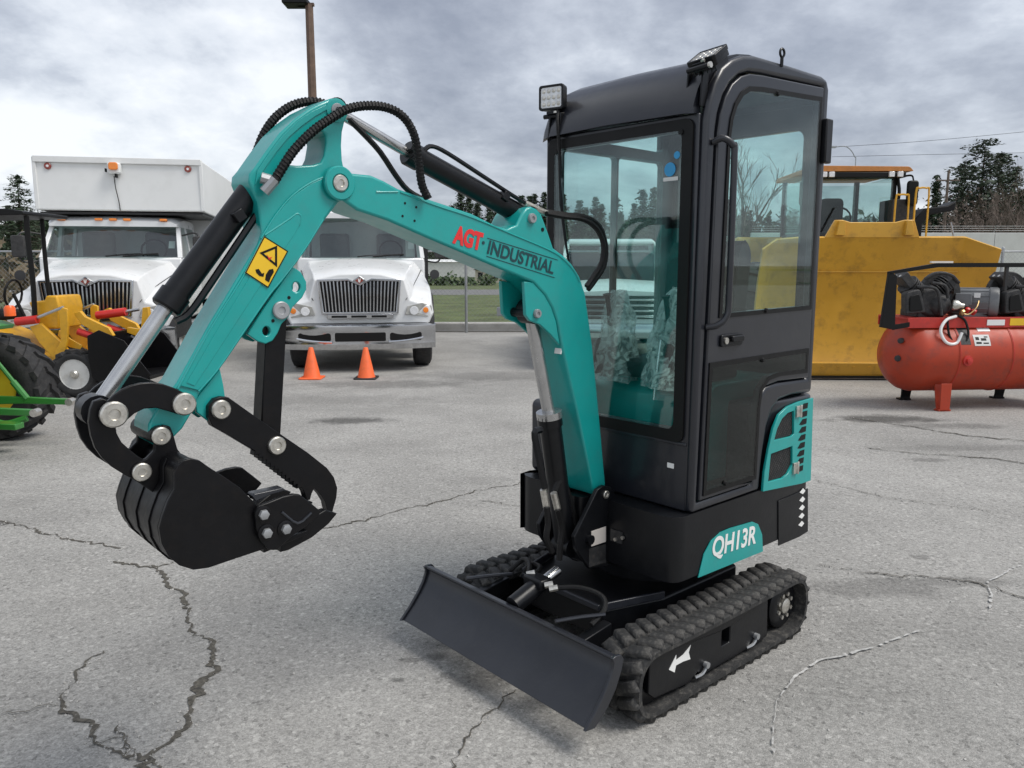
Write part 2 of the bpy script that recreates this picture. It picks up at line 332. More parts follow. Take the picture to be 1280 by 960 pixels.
def ribbon(name, pts, w0, w1, m, z, jit=.014, step=.016, ragged=.6, gap=0.):
    rnd = random.Random(len(pts) * 77 + int(pts[0][0] * 100)); P = [Vector((*p, 0)) for p in pts]; line = []
    for a, b in zip(P, P[1:]):
        n = max(1, int((b - a).length / step))
        for i in range(n): line.append(a.lerp(b, i / n))
    line.append(P[-1]); line = [line[0]] + [line[i - 1] * .25 + line[i] * .5 + line[i + 1] * .25 for i in range(1, len(line) - 1)] + [line[-1]]; n = len(line); mb = MB(); off = 0; vs = []; fs = []; slow = 0
    for i, p in enumerate(line):
        d = (line[min(i + 1, n - 1)] - line[max(i - 1, 0)]); nn = Vector((-d.y, d.x, 0)).normalized()
        off = off * .82 + rnd.gauss(0, jit * .55); slow = slow * .9 + rnd.gauss(0, .35)
        w = (w0 + (w1 - w0) * i / max(1, n - 1)) * max(.25, 1 + slow * .6)
        l = w * (.5 + rnd.random() * ragged); r = w * (.5 + rnd.random() * ragged)
        if i in (0, n - 1): l = r = .001
        c = p + nn * off; vs += [(c.x + nn.x * l, c.y + nn.y * l, z), (c.x - nn.x * r, c.y - nn.y * r, z)]
        if i and not (gap and rnd.random() < gap): fs.append((2 * i - 2, 2 * i - 1, 2 * i + 1, 2 * i))
    mb.add(vs, fs); return struct(name, mb, m, lot, smooth=0)
CR = [([(-3.55, 4.79), (-3.1, 4.56), (-2.91, 4.49), (-2.68, 4.35), (-2.38, 4.22), (-2.16, 4.14)], 0.01, 0.018), ([(-2.11, 3.94), (-1.91, 3.88), (-1.79, 3.92)], 0.016, 0.018), ([(-1.88, 3.9), (-1.67, 3.66), (-1.52, 3.4), (-1.33, 3.15), (-1.23, 3.04), (-1.16, 2.82), (-1.15, 2.62), (-1.11, 2.47), (-1.13, 2.34), (-1.14, 2.28), (-1.12, 2.12)], 0.02, 0.028), ([(-1.79, 3.92), (-1.66, 4.09), (-1.42, 4.3), (-1.1, 4.49), (-0.85, 4.71), (-0.52, 4.96), (-0.22, 5.29), (0.12, 5.52)], 0.01, 0.012), ([(-1.65, 2.98), (-1.66, 2.76), (-1.6, 2.6), (-1.47, 2.47), (-1.37, 2.36), (-1.25, 2.3), (-1.14, 2.28)], 0.01, 0.022), ([(-1.37, 2.37), (-1.28, 2.38), (-1.23, 2.34), (-1.14, 2.28)], 0.012, 0.016), ([(-1.33, 2.47), (-1.26, 2.38), (-1.19, 2.3)], 0.008, 0.012), ([(-1.14, 2.28), (-1.03, 2.18), (-0.95, 2.05)], 0.012, 0.016), ([(0.0, 2.69), (-0.08, 2.54), (-0.13, 2.43), (-0.17, 2.3), (-0.19, 2.14)], 0.008, 0.012), ([(-0.21, 5.03), (0.0, 4.93), (0.13, 4.86)], 0.006, 0.005), ([(1.58, 3.89), (1.79, 3.8), (2.04, 3.74), (2.28, 3.66), (2.43, 3.47)], 0.01, 0.012), ([(3.45, 7.9), (3.82, 7.5), (4.18, 7.03), (4.59, 6.76)], 0.02, 0.03), ([(3.05, 6.55), (3.37, 6.32), (3.82, 6.19), (4.09, 6.01)], 0.014, 0.02), ([(2.21, 5.54), (2.56, 5.05), (3.04, 4.79)], 0.005, 0.004), ([(-1.6, 2.6), (-1.7, 2.57), (-1.78, 2.54)], 0.006, 0.005)]
for i, (p, a, b) in enumerate(CR): ribbon('crack', p, a * .5, b * .5, 'crack_fill', .003 + .0003 * i, .017)
CH = [[(0.84, 2.3), (0.88, 2.43), (0.95, 2.6), (1.06, 2.76), (1.21, 2.89), (1.47, 3.0), (1.77, 3.17)], [(2.17, 3.37), (2.27, 3.52), (2.33, 3.66), (2.56, 3.84), (2.74, 3.94)]]
for p in CH: ribbon('chalk_mark', p, .0055, .004, 'chalk', .0085, .003, .02, .8, .3)
# small stones lying on the asphalt
st = MB(); rs = random.Random(3)
for i in range(700):
    y = 1.9 + rs.random() ** 1.6 * 9; x = rs.uniform(-.75, .75) * y; s = rs.uniform(.0015, .0042)
    st.box((x, y, s * .4), (s * 2, s * 1.6, s * 1.2), (rs.random(), rs.random(), rs.random() * 6))
for p, a, b in CR:
    for (x0, y0), (x1, y1) in zip(p, p[1:]):
        for k in range(int(math.hypot(x1 - x0, y1 - y0) * 55)):
            t = rs.random(); s = rs.uniform(.002, .0055); st.box((x0 + (x1 - x0) * t + rs.gauss(0, .022), y0 + (y1 - y0) * t + rs.gauss(0, .022), s * .3), (s * 2, s * 1.5, s), (rs.random(), rs.random(), rs.random() * 6))
o = obj('grit', st, 'concrete', smooth=0); tag(o, 'loose pale grit scattered over the grey asphalt', 'grit', kind='stuff')
# beyond the yard
g = MB(); g.add([(-45, 18.9, .004), (70, 18.9, .004), (70, 41, .004), (-45, 41, .004)], [(0, 1, 2, 3)]); struct('grass_field', g, 'grass', smooth=0)
g = MB(); g.add([(-200, 41, .006), (200, 41, .006), (200, 50, .006), (-200, 50, .006)], [(0, 1, 2, 3)]); struct('road', g, 'road_grey', smooth=0)
g = MB(); g.add([(-300, 50.1, .004), (300, 50.1, .004), (300, 300, .004), (-300, 300, .004)], [(0, 1, 2, 3)]); struct('meadow', g, 'grass', smooth=0)
g = MB(); g.box((3, 18.6, .09), (90, .35, .22)); struct('kerb', g, 'concrete', bevel=.03)
# ------------------------------------------------------------------ mini excavator  (local +X forward, +Y its left, +Z up)
EX = thing('mini_excavator', 'teal and black mini excavator with enclosed glass cab and raised arm', 'excavator', (0.593, 3.452, 0.0), R(-138.40663879384573))
rx = random.Random(5)
DY = .158   # track centre line
# --- tracks
def track_path():
    pts = []; x0, x1, zc, r, e = -.185, .70, .140, .122, 2.45
    def end(cx, sgn, n=14):
        o = []
        for i in range(n + 1):
            a = math.pi / 2 - math.pi * i / n; c, s = math.cos(a), math.sin(a)
            o.append((cx + sgn * r * abs(c) ** (2 / e), zc + r * (abs(s) ** (2 / e)) * (1 if s > 0 else -1)))
        return o
    f = end(x1, 1); b = end(x0, -1); top = [(x0 + (x1 - x0) * i / 14, zc + r - .004 * math.sin(math.pi * i / 14)) for i in range(1, 14)]
    return top + f + [(x1 + (x0 - x1) * i / 14, zc - r) for i in range(1, 14)] + b[::-1]
TP = [Vector((a, b)) for a, b in track_path()]
def resample(P, n):
    Q = P + [P[0]]; d = [0]
    for a, b in zip(Q, Q[1:]): d.append(d[-1] + (b - a).length)
    o = []; j = 0
    for i in range(n):
        s = d[-1] * i / n
        while d[j + 1] < s: j += 1
        t = (s - d[j]) / (d[j + 1] - d[j] + 1e-9); p = Q[j].lerp(Q[j + 1], t); q = (Q[j + 1] - Q[j]).normalized(); o.append((p, q))
    return o, d[-1]
TP84 = resample(TP, 84)[0]
lugm = MB(); lugm.loft([[(-.023, -.041, -.004), (.023, -.045, -.004), (.022, .045, -.004), (-.022, .041, -.004)], [(-.019, -.038, .015), (.019, -.042, .015), (.018, .042, .015), (-.018, .038, .015)], [(-.014, -.033, .0195), (.014, -.037, .0195), (.013, .036, .0195), (-.014, .032, .0195)]])
lug_mesh = lugm.mesh('lug', 60); lug_mesh.materials.append(MATS['rubber'])
for side in (1, -1):
    _n0 = set(EX.children)
    y0, y1 = side * .320, side * .504
    S, per = resample(TP, 120); rings = []
    for p, q in S:
        nn = Vector((-q.y, q.x)); i_ = p - nn * .02
        rings.append([(p.x, y0, p.y), (p.x, y1 - side * .012, p.y), (p.x - nn.x * .004, y1, p.y - nn.y * .004), (i_.x, y1, i_.y), (i_.x, y0, i_.y)])
    rings.append(rings[0]); mb = MB(); mb.loft(rings, True, False); tr = obj('rubber_track', mb, 'rubber', EX, smooth=50)
    S2, per = resample(TP, 42)
    for k, (p, q) in enumerate(S2):
        for row in (0, 1):
            pp, qq = (p, q) if row == 0 else TP84[(2 * k + 1) % 84]
            ang = math.atan2(qq.y, qq.x); nn = Vector((-qq.y, qq.x))
            yy = (y0 + y1) / 2 + (.047 if row else -.047) * 1
            o = inst('lug', lug_mesh, tr, (pp.x, yy, pp.y)); o.rotation_mode = 'XYZ'
            mtx = Matrix(((qq.x, 0, nn.x), (0, 1, 0), (qq.y, 0, nn.y))).to_4x4()
            yawm = Matrix.Rotation(R((22 if row else -22) * side + rx.uniform(-3, 3)), 4, 'Z'); o.rotation_euler = (mtx @ yawm).to_euler()
    # frame inside the loop
    fr = MB(); fr.prism([(.73, .235), (-.02, .228), (-.03, .06), (.02, .052), (.40, .052), (.45, .075), (.50, .052), (.70, .07), (.735, .10)], side * .357, side * .478, 'y', [rrect(.245, .30, .125, .19, .006)])
    tf = obj('track_frame', fr, 'satin_black', EX, bevel=.004)
    c = MB(); c.box((.35, side * .479, .2365), (.75, .018, .006)); obj('frame_lip', c, 'satin_black', tf)
    for x_, nm in ((.70, 'idler_wheel'), (-.18, 'drive_sprocket')):
        ww = MB(); ww.lathe((x_, side * .412 - .05, .14), (0, 1, 0), [(0, .02), (0, .085), (.01, .098), (.09, .098), (.10, .085), (.10, .05), (.085, .04), (.085, .02)], 28)
        o = obj(nm, ww, 'satin_black', EX)
        if nm == 'drive_sprocket':
            for k in range(8):
                a = 2 * math.pi * k / 8; t = MB(); t.box((x_ + .092 * math.cos(a), side * .412, .14 + .092 * math.sin(a)), (.03, .04, .024), (0, -a, 0)); obj('sprocket_tooth', t, 'satin_black', o, bevel=.003)
            for k in range(8):
                a = 2 * math.pi * (k + .5) / 8; t = MB(); t.cyl((x_ + .05 * math.cos(a), side * .457, .14 + .05 * math.sin(a)), (x_ + .05 * math.cos(a), side * .470, .14 + .05 * math.sin(a)), .009, n=6); obj('bolt', t, 'zinc', o)
            t = MB(); t.lathe((x_, side * .442, .14), (0, side, 0), [(0, .034), (.03, .032), (.036, .02), (.036, .002)], 18); obj('hub', t, 'zinc', o)
    for x_ in (.07, .41):
        t = MB(); t.tube([(x_ + .05, side * .476, .058), (x_ + .02, side * .486, .066), (x_ - .005, side * .486, .085)], .006, 6); obj('roller_guard', t, 'galvanised', tf)
        t = MB(); t.cyl((x_ - .005, side * .472, .092), (x_ - .005, side * .494, .092), .012, n=10); obj('bolt', t, 'galvanised', tf)
    for x_ in (.12, .30, .50):
        t = MB(); t.lathe((x_, side * .362, .06), (0, side, 0), [(0, .02), (0, .04), (.1, .04), (.1, .02)], 16); obj('track_roller', t, 'satin_black', EX)
    if side == 1:
        A = [(.625, .150), (.585, .192), (.586, .172), (.545, .178), (.50, .20), (.512, .176), (.50, .146), (.545, .152), (.585, .152), (.592, .128)]
        t = MB(); t.prism(A, .4785, .4802); obj('arrow_decal', t, 'decal_white', tf, smooth=0)
    for o in set(EX.children) - _n0: o.location.y += DY
# --- undercarriage centre
_n0 = set(EX.children)
mb = MB(); mb.prism([(.66, -.22), (.66, .22), (.40, .30), (-.10, .30), (-.18, .16), (-.18, -.16), (-.10, -.30), (.40, -.30)], .17, .285, 'z'); cf = obj('carbody', mb, 'satin_black', EX, bevel=.01)
for s in (1, -1):
    for x_ in (.09, .46):
        t = MB(); t.box((x_, s * .30, .15), (.09, .22, .09)); obj('axle_beam', t, 'satin_black', cf, bevel=.006)
    t = MB(); t.box((.53, s * .262, .298), (.27, .012, .03), (0, 0, R(-17 * s))); obj('deck_lip', t, 'blade_grey', cf, bevel=.003)
t = MB(); t.box((.668, 0, .292), (.014, .42, .022)); obj('deck_lip', t, 'blade_grey', cf, bevel=.003)
mb = MB(); mb.lathe((.13, 0, .27), (0, 0, 1), [(0, .25), (.06, .25), (.06, .22), (.135, .22)], 40); obj('slew_ring', mb, 'satin_black', EX)
for o in set(EX.children) - _n0: o.location.y += DY - .02
_n0 = set(EX.children)
# --- dozer blade
prof = [(.945, .008), (.905, .07), (.872, .13), (.850, .18), (.838, .222), (.836, .242), (.848, .256), (.846, .266), (.826, .262), (.820, .24), (.828, .20), (.848, .13), (.880, .065), (.925, .0)]
prof = [(.945 + (x - .945) * 1.2, z * .79) for x, z in prof]
mb = MB(); mb.prism(prof, -.512, .512); bl = obj('dozer_blade', mb, 'blade_grey', EX, bevel=.002)
for s in (1, -1):
    mb = MB(); pl_ = [(a + .012, b) for a, b in prof[:6]] + [(.945 + (a - .945) * 1.2, b * .79) for a, b in [(.852, .262), (.84, .268), (.818, .264), (.806, .24), (.815, .19), (.835, .125), (.868, .06), (.917, .0)]]
    mb.prism(pl_, s * .513, s * .525); obj('end_plate', mb, 'blade_grey', bl, bevel=.002)
    mb = MB(); mb.prism([(.58, .10), (.58, .17), (.80, .14), (.835, .09), (.83, .06)], s * .26, s * .30); obj('push_arm', mb, 'satin_black', bl, bevel=.004)
mb = MB(); mb.cyl((.795, 0, .20), (.66, 0, .245), .035, n=20); bc = obj('blade_cylinder', mb, 'satin_black', EX)
mb = MB(); mb.cyl((.66, 0, .245), (.56, 0, .275), .02, n=14); obj('rod', mb, 'steel', bc)
mb = MB(); mb.box((.67, 0, .262), (.06, .10, .04)); obj('gland', mb, 'satin_black', bc, bevel=.008)
for y_, z_ in ((.05, .262), (.075, .255), (-.05, .275)):
    mb = MB(); mb.cyl((.68, y_, z_), (.655, y_ + .02, z_ + .006), .012, n=8); obj('fitting', mb, 'zinc', bc)
HS = [[(.66, .085, .258), (.60, .16, .265), (.57, .24, .25), (.60, .28, .22), (.68, .29, .19)], [(.66, -.06, .27), (.60, -.12, .275), (.56, -.2, .26), (.60, -.24, .21)], [(.65, -.05, .26), (.58, -.08, .265), (.55, -.16, .25), (.57, -.2, .19)]]
for h in HS:
    mb = MB(); mb.tube(h, .010, 8); obj('hose', mb, 'hose', bc)
for y_ in (.25, -.25):
    mb = MB(); mb.tube([(.82, y_, .235), (.72, y_ + .02, .225), (.62, y_ + .05, .215)], .007, 6); obj('grease_line', mb, 'blade_grey', bc)
for o in set(EX.children) - _n0: o.location = (.098, .118, .092)
UNDER = set(EX.children)
# --- house
def rpoly(pts, rr, n=4):
    o = []; m = len(pts)
    for i, (p, r) in enumerate(zip(pts, rr)):
        a, b, c = Vector(pts[i - 1]), Vector(p), Vector(pts[(i + 1) % m])
        if r <= 0: o.append(tuple(p)); continue
        u, v = (a - b).normalized(), (c - b).normalized(); s, e = b + u * r, b + v * r
        for k in range(n + 1): t = k / n; o.append(tuple(s * (1 - t) ** 2 + b * 2 * t * (1 - t) + e * t * t))
    return o
plan = rpoly([(.36, -.44), (.36, .45), (-.655, .45), (-.80, .25), (-.80, -.28), (-.62, -.45), (.30, -.45)], [.08, .07, .035, .12, .12, .12, .05])
mb = MB(); mb.prism(plan, .325, .588, 'z'); house = obj('house', mb, 'satin_black', EX, bevel=.014, seg=3)
plan2 = [(x * .985 - .004, y * .985) for x, y in plan]
mb = MB(); mb.prism(rpoly([(-.20, -.44), (-.20, .410), (-.40, .449), (-.650, .449), (-.78, .25), (-.78, -.28), (-.62, -.44)], [.02, .02, .05, .03, .1, .1, .1]), .59, .965, 'z'); obj('engine_hood', mb, 'charcoal', EX, bevel=.012, seg=3)
# far side step box
mb = MB(); mb.prism(rrect(-.35, .27, .588, .93, .03), -.452, -.372); obj('side_box', mb, 'charcoal', EX, bevel=.01)
# model plate with lettering
DP = [(0.2025, 0.3149), (0.17, 0.4036), (0.1234, 0.4492), (0.0574, 0.4707), (-0.0118, 0.4719), (-0.1824, 0.4613), (-0.2285, 0.4402), (-0.2656, 0.3846), (-0.2792, 0.3044)]
mb = MB(); mb.prism(DP, .4515, .4545); dec = obj('model_decal', mb, 'teal', EX, smooth=0, label='teal panel with white model lettering')
o0 = (0.1179, 0.456, 0.361); o1 = (-0.2112, 0.456, 0.3425); o2 = (0.1217, 0.456, 0.4599)
MODEL_TXT = (o0, o1, o2)
# rear side louvre block
LB = [(-0.39, 0.5107), (-0.6523, 0.519), (-0.6767, 0.3032), (-0.5956, 0.2948), (-0.4106, 0.2973)]
mb = MB(); mb.prism(LB, .4505, .4545); lb = obj('louvre_block', mb, 'satin_black', EX, bevel=.004)
for k in range(5):
    p = [(-0.603, 0.455, 0.5124), (-0.6044, 0.455, 0.473), (-0.6058, 0.455, 0.4335), (-0.6072, 0.455, 0.3939), (-0.6087, 0.455, 0.3541)][k]
    mb = MB(); mb.prism([(p[0] - .022, p[2]), (p[0], p[2] + .016), (p[0] + .03, p[2] + .002), (p[0], p[2] - .012)],   .4548, .4562); obj('slot', mb, 'decal_white', lb, smooth=0)
# engine side cover, teal, with two mesh grilles and slots
EC = [(-0.2414, 0.5844), (-0.2467, 0.6687), (-0.2702, 0.7637), (-0.3007, 0.8543), (-0.3413, 0.9088), (-0.4121, 0.9355), (-0.5075, 0.9458), (-0.6365, 0.9494), (-0.6592, 0.5567), (-0.5782, 0.5565)]
G1 = [(-0.3123, 0.7997), (-0.3338, 0.8497), (-0.3699, 0.8874), (-0.4151, 0.9066), (-0.4695, 0.9106), (-0.4806, 0.8037), (-0.4606, 0.7956)]
G2 = [(-0.2801, 0.6199), (-0.2916, 0.7426), (-0.4723, 0.75), (-0.4812, 0.6639), (-0.4434, 0.6262), (-0.4034, 0.6151)]
mb = MB(); mb.prism(EC, .4505, .4625, 'y', [G1, G2]); ec = obj('engine_cover', mb, 'teal', EX, bevel=.002, label='teal engine side cover with black mesh grilles')
for G in (G1, G2):
    mb = MB(); mb.prism([(x, z) for x, z in G], .4508, .4520); gm = obj('grille', mb, 'decal_black', ec, smooth=0)
    xs = [p[0] for p in G]; zs = [p[1] for p in G]; wires = MB()
    zr = min(zs); row = 0
    while zr < max(zs):
        x = min(xs) + (.007 if row % 2 else 0)
        while x < max(xs):
            if inpoly((x, zr), G): wires.add([(x - .0052, .4522, zr), (x, .4536, zr + .0062), (x + .0052, .4522, zr), (x, .4536, zr - .0062)], [(0, 1, 2, 3)])
            x += .014
        zr += .0085; row += 1
    o = obj('mesh_screen', wires, 'cast_iron', gm, smooth=0); o['kind'] = 'stuff'
for k in range(9):
    p = [(-0.5572, 0.463, 0.9214), (-0.5558, 0.463, 0.8856), (-0.5544, 0.463, 0.8498), (-0.553, 0.463, 0.8139), (-0.5516, 0.463, 0.7778), (-0.5502, 0.463, 0.7417), (-0.5488, 0.463, 0.7055), (-0.5474, 0.463, 0.6693), (-0.5459, 0.463, 0.6329)][k]
    mb = MB(); mb.prism([(p[0] + .035, p[2] - .009), (p[0] + .012, p[2] - .014), (p[0] - .028, p[2] - .012), (p[0] - .030, p[2] + .012), (p[0] + .008, p[2] + .012)], .4626, .4640); obj('slot', mb, 'decal_black', ec, smooth=0)
for zc in (.905, .645):
    mb = MB(); mb.box((-.497, .467, zc), (.034, .009, .05)); mb.cyl((-.513, .472, zc - .028), (-.513, .472, zc + .028), .006, n=8); obj('hinge', mb, 'zinc', ec, bevel=.001)
# --- cab
XF, XR, YN, YF = .262, -.642, .45, -.372
side_out = [(.262, .592), (.256, 1.2), (.248, 2.07), (.236, 2.13), (.208, 2.205), (.162, 2.265), (.10, 2.305), (.03, 2.330), (-.05, 2.342), (-.31, 2.346), (-.575, 2.346), (-.625, 2.335), (-.642, 2.305), (-.640, .972), (-.46, .978), (-.36, .968), (-.305, .93), (-.27, .86), (-.25, .76), (-.236, .592)]
door_open = [(.222, .628), (.20, 1.4), (.188, 2.03), (.176, 2.10), (.148, 2.165), (.106, 2.218), (.05, 2.255), (-.01, 2.274), (-.10, 2.282), (-.592, 2.305), (-.600, 1.04), (-.335, 1.05), (-.245, 1.04), (-.190, .995), (-.172, .93), (-.166, .628)]
def inset(poly, d):
    n = len(poly); o = []; ar = sum(poly[i - 1][0] * poly[i][1] - poly[i][0] * poly[i - 1][1] for i in range(n)); sg = 1 if ar > 0 else -1
    for i in range(n):
        a, b, c = Vector(poly[i - 1]), Vector(poly[i]), Vector(poly[(i + 1) % n]); u = (b - a).normalized(); v = (c - b).normalized()
        n1 = Vector((-u.y, u.x)) * sg; n2 = Vector((-v.y, v.x)) * sg; m = (n1 + n2); m = m / max(.35, m.dot(n1)); o.append(tuple(b + m * d))
    return o
mb = MB(); mb.prism(side_out, .415, YN, 'y', [door_open]); shell = obj('cab_side', mb, 'charcoal', EX, bevel=.017, seg=4)
dout = inset(door_open, .006)
upw = [(.128, 1.352), (.115, 2.03), (.105, 2.09), (.08, 2.145), (.04, 2.19), (-.01, 2.215), (-.10, 2.225), (-.565, 2.25), (-.572, 1.36)]
low = [(.190, .655), (.180, 1.172), (-.572, 1.176), (-.572, 1.075), (-.34, 1.082), (-.25, 1.072), (-.20, 1.03), (-.187, .96), (-.182, .655)]
upw_h, low_h = inset(upw, .012), inset(low, .010)
mb = MB(); mb.prism(dout, .425, .455, 'y', [upw_h, low_h]); door = obj('door', mb, 'charcoal', EX, bevel=.006, seg=3)
mb = MB(); mb.prism(inset(upw, .0122), .4560, .4590); obj('upper_pane', mb, 'cab_glass', door, smooth=0)
mb = MB(); mb.prism(inset(upw, -.006), .4556, .4597, 'y', [inset(upw, .012)]); obj('gasket', mb, 'decal_black', door, smooth=0)
mb = MB(); mb.prism(inset(low, .0142), .4560, .4590); obj('lower_pane', mb, 'cab_glass_dark', door, smooth=0)
mb = MB(); mb.prism(inset(low, -.005), .4556, .4597, 'y', [inset(low, .014)]); obj('gasket', mb, 'decal_black', door, smooth=0)
for p in [(-0.2069, 0.46, 2.2209), (-0.1896, 0.46, 1.1591), (0.0499, 0.46, 0.6766), (-0.1958, 0.46, 1.3643)]:
    mb = MB(); mb.cyl((p[0], .459, p[2]), (p[0], .468, p[2]), .011, .008, n=10); obj('glass_clip', mb, 'decal_black', door)
# door latch
hp = (0.0473, 0.46, 1.2574)
mb = MB(); mb.prism(rrect(hp[0] - .075, hp[0] + .075, hp[2] - .024, hp[2] + .024, .012), .4552, .466); dl = obj('door_latch', mb, 'satin_black', door, bevel=.003)
mb = MB(); mb.prism(rrect(hp[0] - .062, hp[0] + .02, hp[2] - .006, hp[2] + .018, .008), .4662, .482); obj('latch_pull', mb, 'satin_black', dl, bevel=.004)
mb = MB(); mb.cyl((hp[0] + .045, .465, hp[2]), (hp[0] + .045, .471, hp[2]), .013, n=14); obj('lock', mb, 'zinc', dl)
# hinges at the rear of the door
for z0, z1 in ((1.985, 2.17),):
    mb = MB(); mb.box((-.612, .466, (z0 + z1) / 2), (.055, .028, z1 - z0)); obj('door_hinge', mb, 'satin_black', EX, bevel=.006)
# grab rail beside the door
gr = [(.208, .452, 1.995), (.20, .49, 2.005), (.172, .512, 1.98), (.163, .515, 1.93), (.160, .515, 1.45), (.166, .512, 1.36), (.19, .49, 1.325), (.205, .452, 1.315)]
mb = MB(); mb.tube(gr, .0125, 10); obj('grab_rail', mb, 'charcoal', EX)
# far side wall with windows
fo = [(.255, .592), (.248, 2.08), (.20, 2.20), (.10, 2.30), (-.02, 2.335), (-.60, 2.338), (-.64, 2.30), (-.64, .592)]
holes = [[(.02, 2.11), (-.04, 2.20), (-.49, 2.225), (-.505, 2.215), (-.505, 2.115), (-.49, 2.105)], rrect(-.165, .175, 1.02, 2.05, .02), rrect(-.515, -.192, 1.02, 2.05, .02)]
mb = MB(); mb.prism(fo, YF, YF + .03, 'y', holes); cw = obj('cab_side', mb, 'charcoal', EX, bevel=.006)
for i, h in enumerate(holes):
    mb = MB(); mb.prism(inset(h, -.008), YF + .031, YF + .034) ; obj('window_pane', mb, 'cab_glass', cw, smooth=0)
# rear wall
mb = MB(); mb.prism([(YF + .031, .592), (YF + .031, 2.33), (.414, 2.33), (.414, .592)], XR + .002, XR + .03, 'x', [rrect(-.31, .36, 1.22, 2.14, .04)]); rw = obj('cab_rear', mb, 'charcoal', EX)
mb = MB(); mb.prism(rrect(-.32, .37, 1.21, 2.15, .04), XR + .031, XR + .035, 'x'); obj('window_pane', mb, 'cab_glass', rw, smooth=0)
# front frame, windshield
fr_o = [(YF + .001, .592), (YF + .001, 2.098), (.424, 2.098), (.424, .592)]
wh = rrect(-.308, .353, .917, 2.037, .03)
mb = MB(); mb.prism(fr_o, .232, .2605, 'x', [wh]); ff = obj('cab_front', mb, 'charcoal', EX, bevel=.006)
wsh = rrect(-.345, .398, .872, 2.075, .03)
mb = MB(); mb.prism(rrect(-.3128, .3578, .9122, 2.0418, .03), .2655, .2695, 'x'); obj('windshield', mb, 'cab_glass', ff, smooth=0)
mb = MB(); mb.prism(rrect(-.352, .405, .865, 2.082, .032), .2608, .2704, 'x', [rrect(-.313, .358, .912, 2.042, .03)]); obj('gasket', mb, 'decal_black', ff, smooth=0)
mb = MB(); mb.box((.2635, .02, .86), (.012, .80, .012)); obj('sill_lip', mb, 'charcoal', ff, bevel=.003)
for y_, z_ in ((-.30, 2.03), (.355, 2.035)):
    mb = MB(); mb.cyl((.268, y_, z_), (.276, y_, z_), .01, n=10); obj('glass_clip', mb, 'decal_black', ff)
# wiper
mb = MB(); mb.tube([(.285, -.27, 2.12), (.282, -.268, 1.95), (.279, -.262, 1.80)], .006, 6); wp = obj('wiper', mb, 'satin_black', EX)
mb = MB(); mb.tube([(.277, -.27, 1.90), (.275, -.235, 1.66), (.275, -.19, 1.46)], .005, 6); obj('wiper_blade', mb, 'decal_black', wp)
mb = MB(); mb.tube([(.279, -.262, 1.80), (.279, -.24, 1.68), (.278, -.222, 1.60)], .004, 6); obj('wiper_arm', mb, 'satin_black', wp)
# round blue sticker on the windshield
for (a, b), rr, m_, d in (((.312, 1.885), .034, 'ash_tape', .0), ((.308, 1.905), .026, 'decal_blue', .0006), ((.338, 1.955), .014, 'decal_blue', 0.)):
    mb = MB(); mb.prism(circ(a, b, rr, 18) if m_ == 'decal_blue' else rrect(a - rr, a + rr, b - .022, b - .008, .002), .2700 + d, .2706 + d, 'x') ; 
    obj('sticker', mb, m_, ff, smooth=0)
# roof
rp = [(.290, 2.096), (.282, 2.135), (.262, 2.185), (.222, 2.245), (.165, 2.293), (.10, 2.322), (.02, 2.345), (-.06, 2.356), (-.32, 2.360), (-.60, 2.358), (-.645, 2.34), (-.652, 2.29), (-.652, 2.24), (-.61, 2.24), (-.60, 2.295), (-.3, 2.30), (-.05, 2.295), (.05, 2.28), (.13, 2.25), (.19, 2.20), (.232, 2.15), (.245, 2.10)]
mb = MB(); n_ = len(rp)
rings = []
for y_, sc_, dz in ((YF - .004, .98, -.018), (YF + .012, .995, -.005), (YF + .05, 1, 0), (0, 1, .006), (.37, 1, 0), (.413, .995, -.004)):
    rings.append([(-.2 + (x + .2) * sc_, y_, z + dz if i < 14 else z) for i, (x, z) in enumerate(rp)])
mb.loft(rings); roof = obj('roof', mb, 'charcoal', EX, smooth=35)
mb = MB(); mb.box((-.2, .02, 2.275), (.76, .74, .012)); obj('headliner', mb, 'headliner', EX)
ex_, ey_ = (-0.2422, 0.4504)
mb = MB(); mb.tube([(ex_ + .016 * math.cos(a), ey_, 2.382 + .016 * math.sin(a)) for a in [R(-90 + 30 * i) for i in range(13)]], .005, 6, 1); mb.cyl((ex_, ey_, 2.33), (ex_, ey_, 2.368), .007, n=8); obj('lifting_eye', mb, 'satin_black', EX)
# work lights
def work_light(loc, rot):
    h = bpy.data.objects.new('work_light', None); mb = MB(); mb.prism(rrect(-.058, .058, -.05, .05, .012), -.032, .0, 'x'); mb.prism(rrect(-.06, .06, -.052, .052, .012), -.012, .006, 'x', [rrect(-.05, .05, -.042, .042, .008)])
    bpy.data.objects.remove(h); o = obj('work_light', mb, 'satin_black', EX, bevel=.002); o.location = loc; o.rotation_euler = rot
    mb = MB(); mb.prism(rrect(-.05, .05, -.042, .042, .008), .0005, .003, 'x'); ln = obj('lens', mb, 'lens_white', o, smooth=0)
    for i in range(4):
        for j in range(3):
            mb = MB(); mb.lathe((.0032, -.036 + .024 * i, -.027 + .027 * j), (1, 0, 0), [(0, .0095), (.0015, .009), (.003, .004), (.003, .0005)], 10); obj('diode', mb, 'zinc', ln)
    mb = MB()
    for k in range(6): mb.box((-.042, -.045 + .018 * k, 0), (.02, .004, .085))
    obj('fin', mb, 'satin_black', o)
    mb = MB(); mb.box((-.016, 0, -.062), (.03, .05, .012)); mb.cyl((-.016, -.045, -.075), (-.016, .045, -.075), .01, n=8); obj('bracket', mb, 'satin_black', o, bevel=.001)
    mb = MB(); mb.cyl((-.016, .047, -.075), (-.016, .055, -.075), .011, n=8); mb.cyl((.0, .02, -.066), (.0, .02, -.058), .008, n=6); obj('bolt', mb, 'zinc', o)
    return o
work_light((.285, -.318, 2.258), (0, R(0), R(16)))
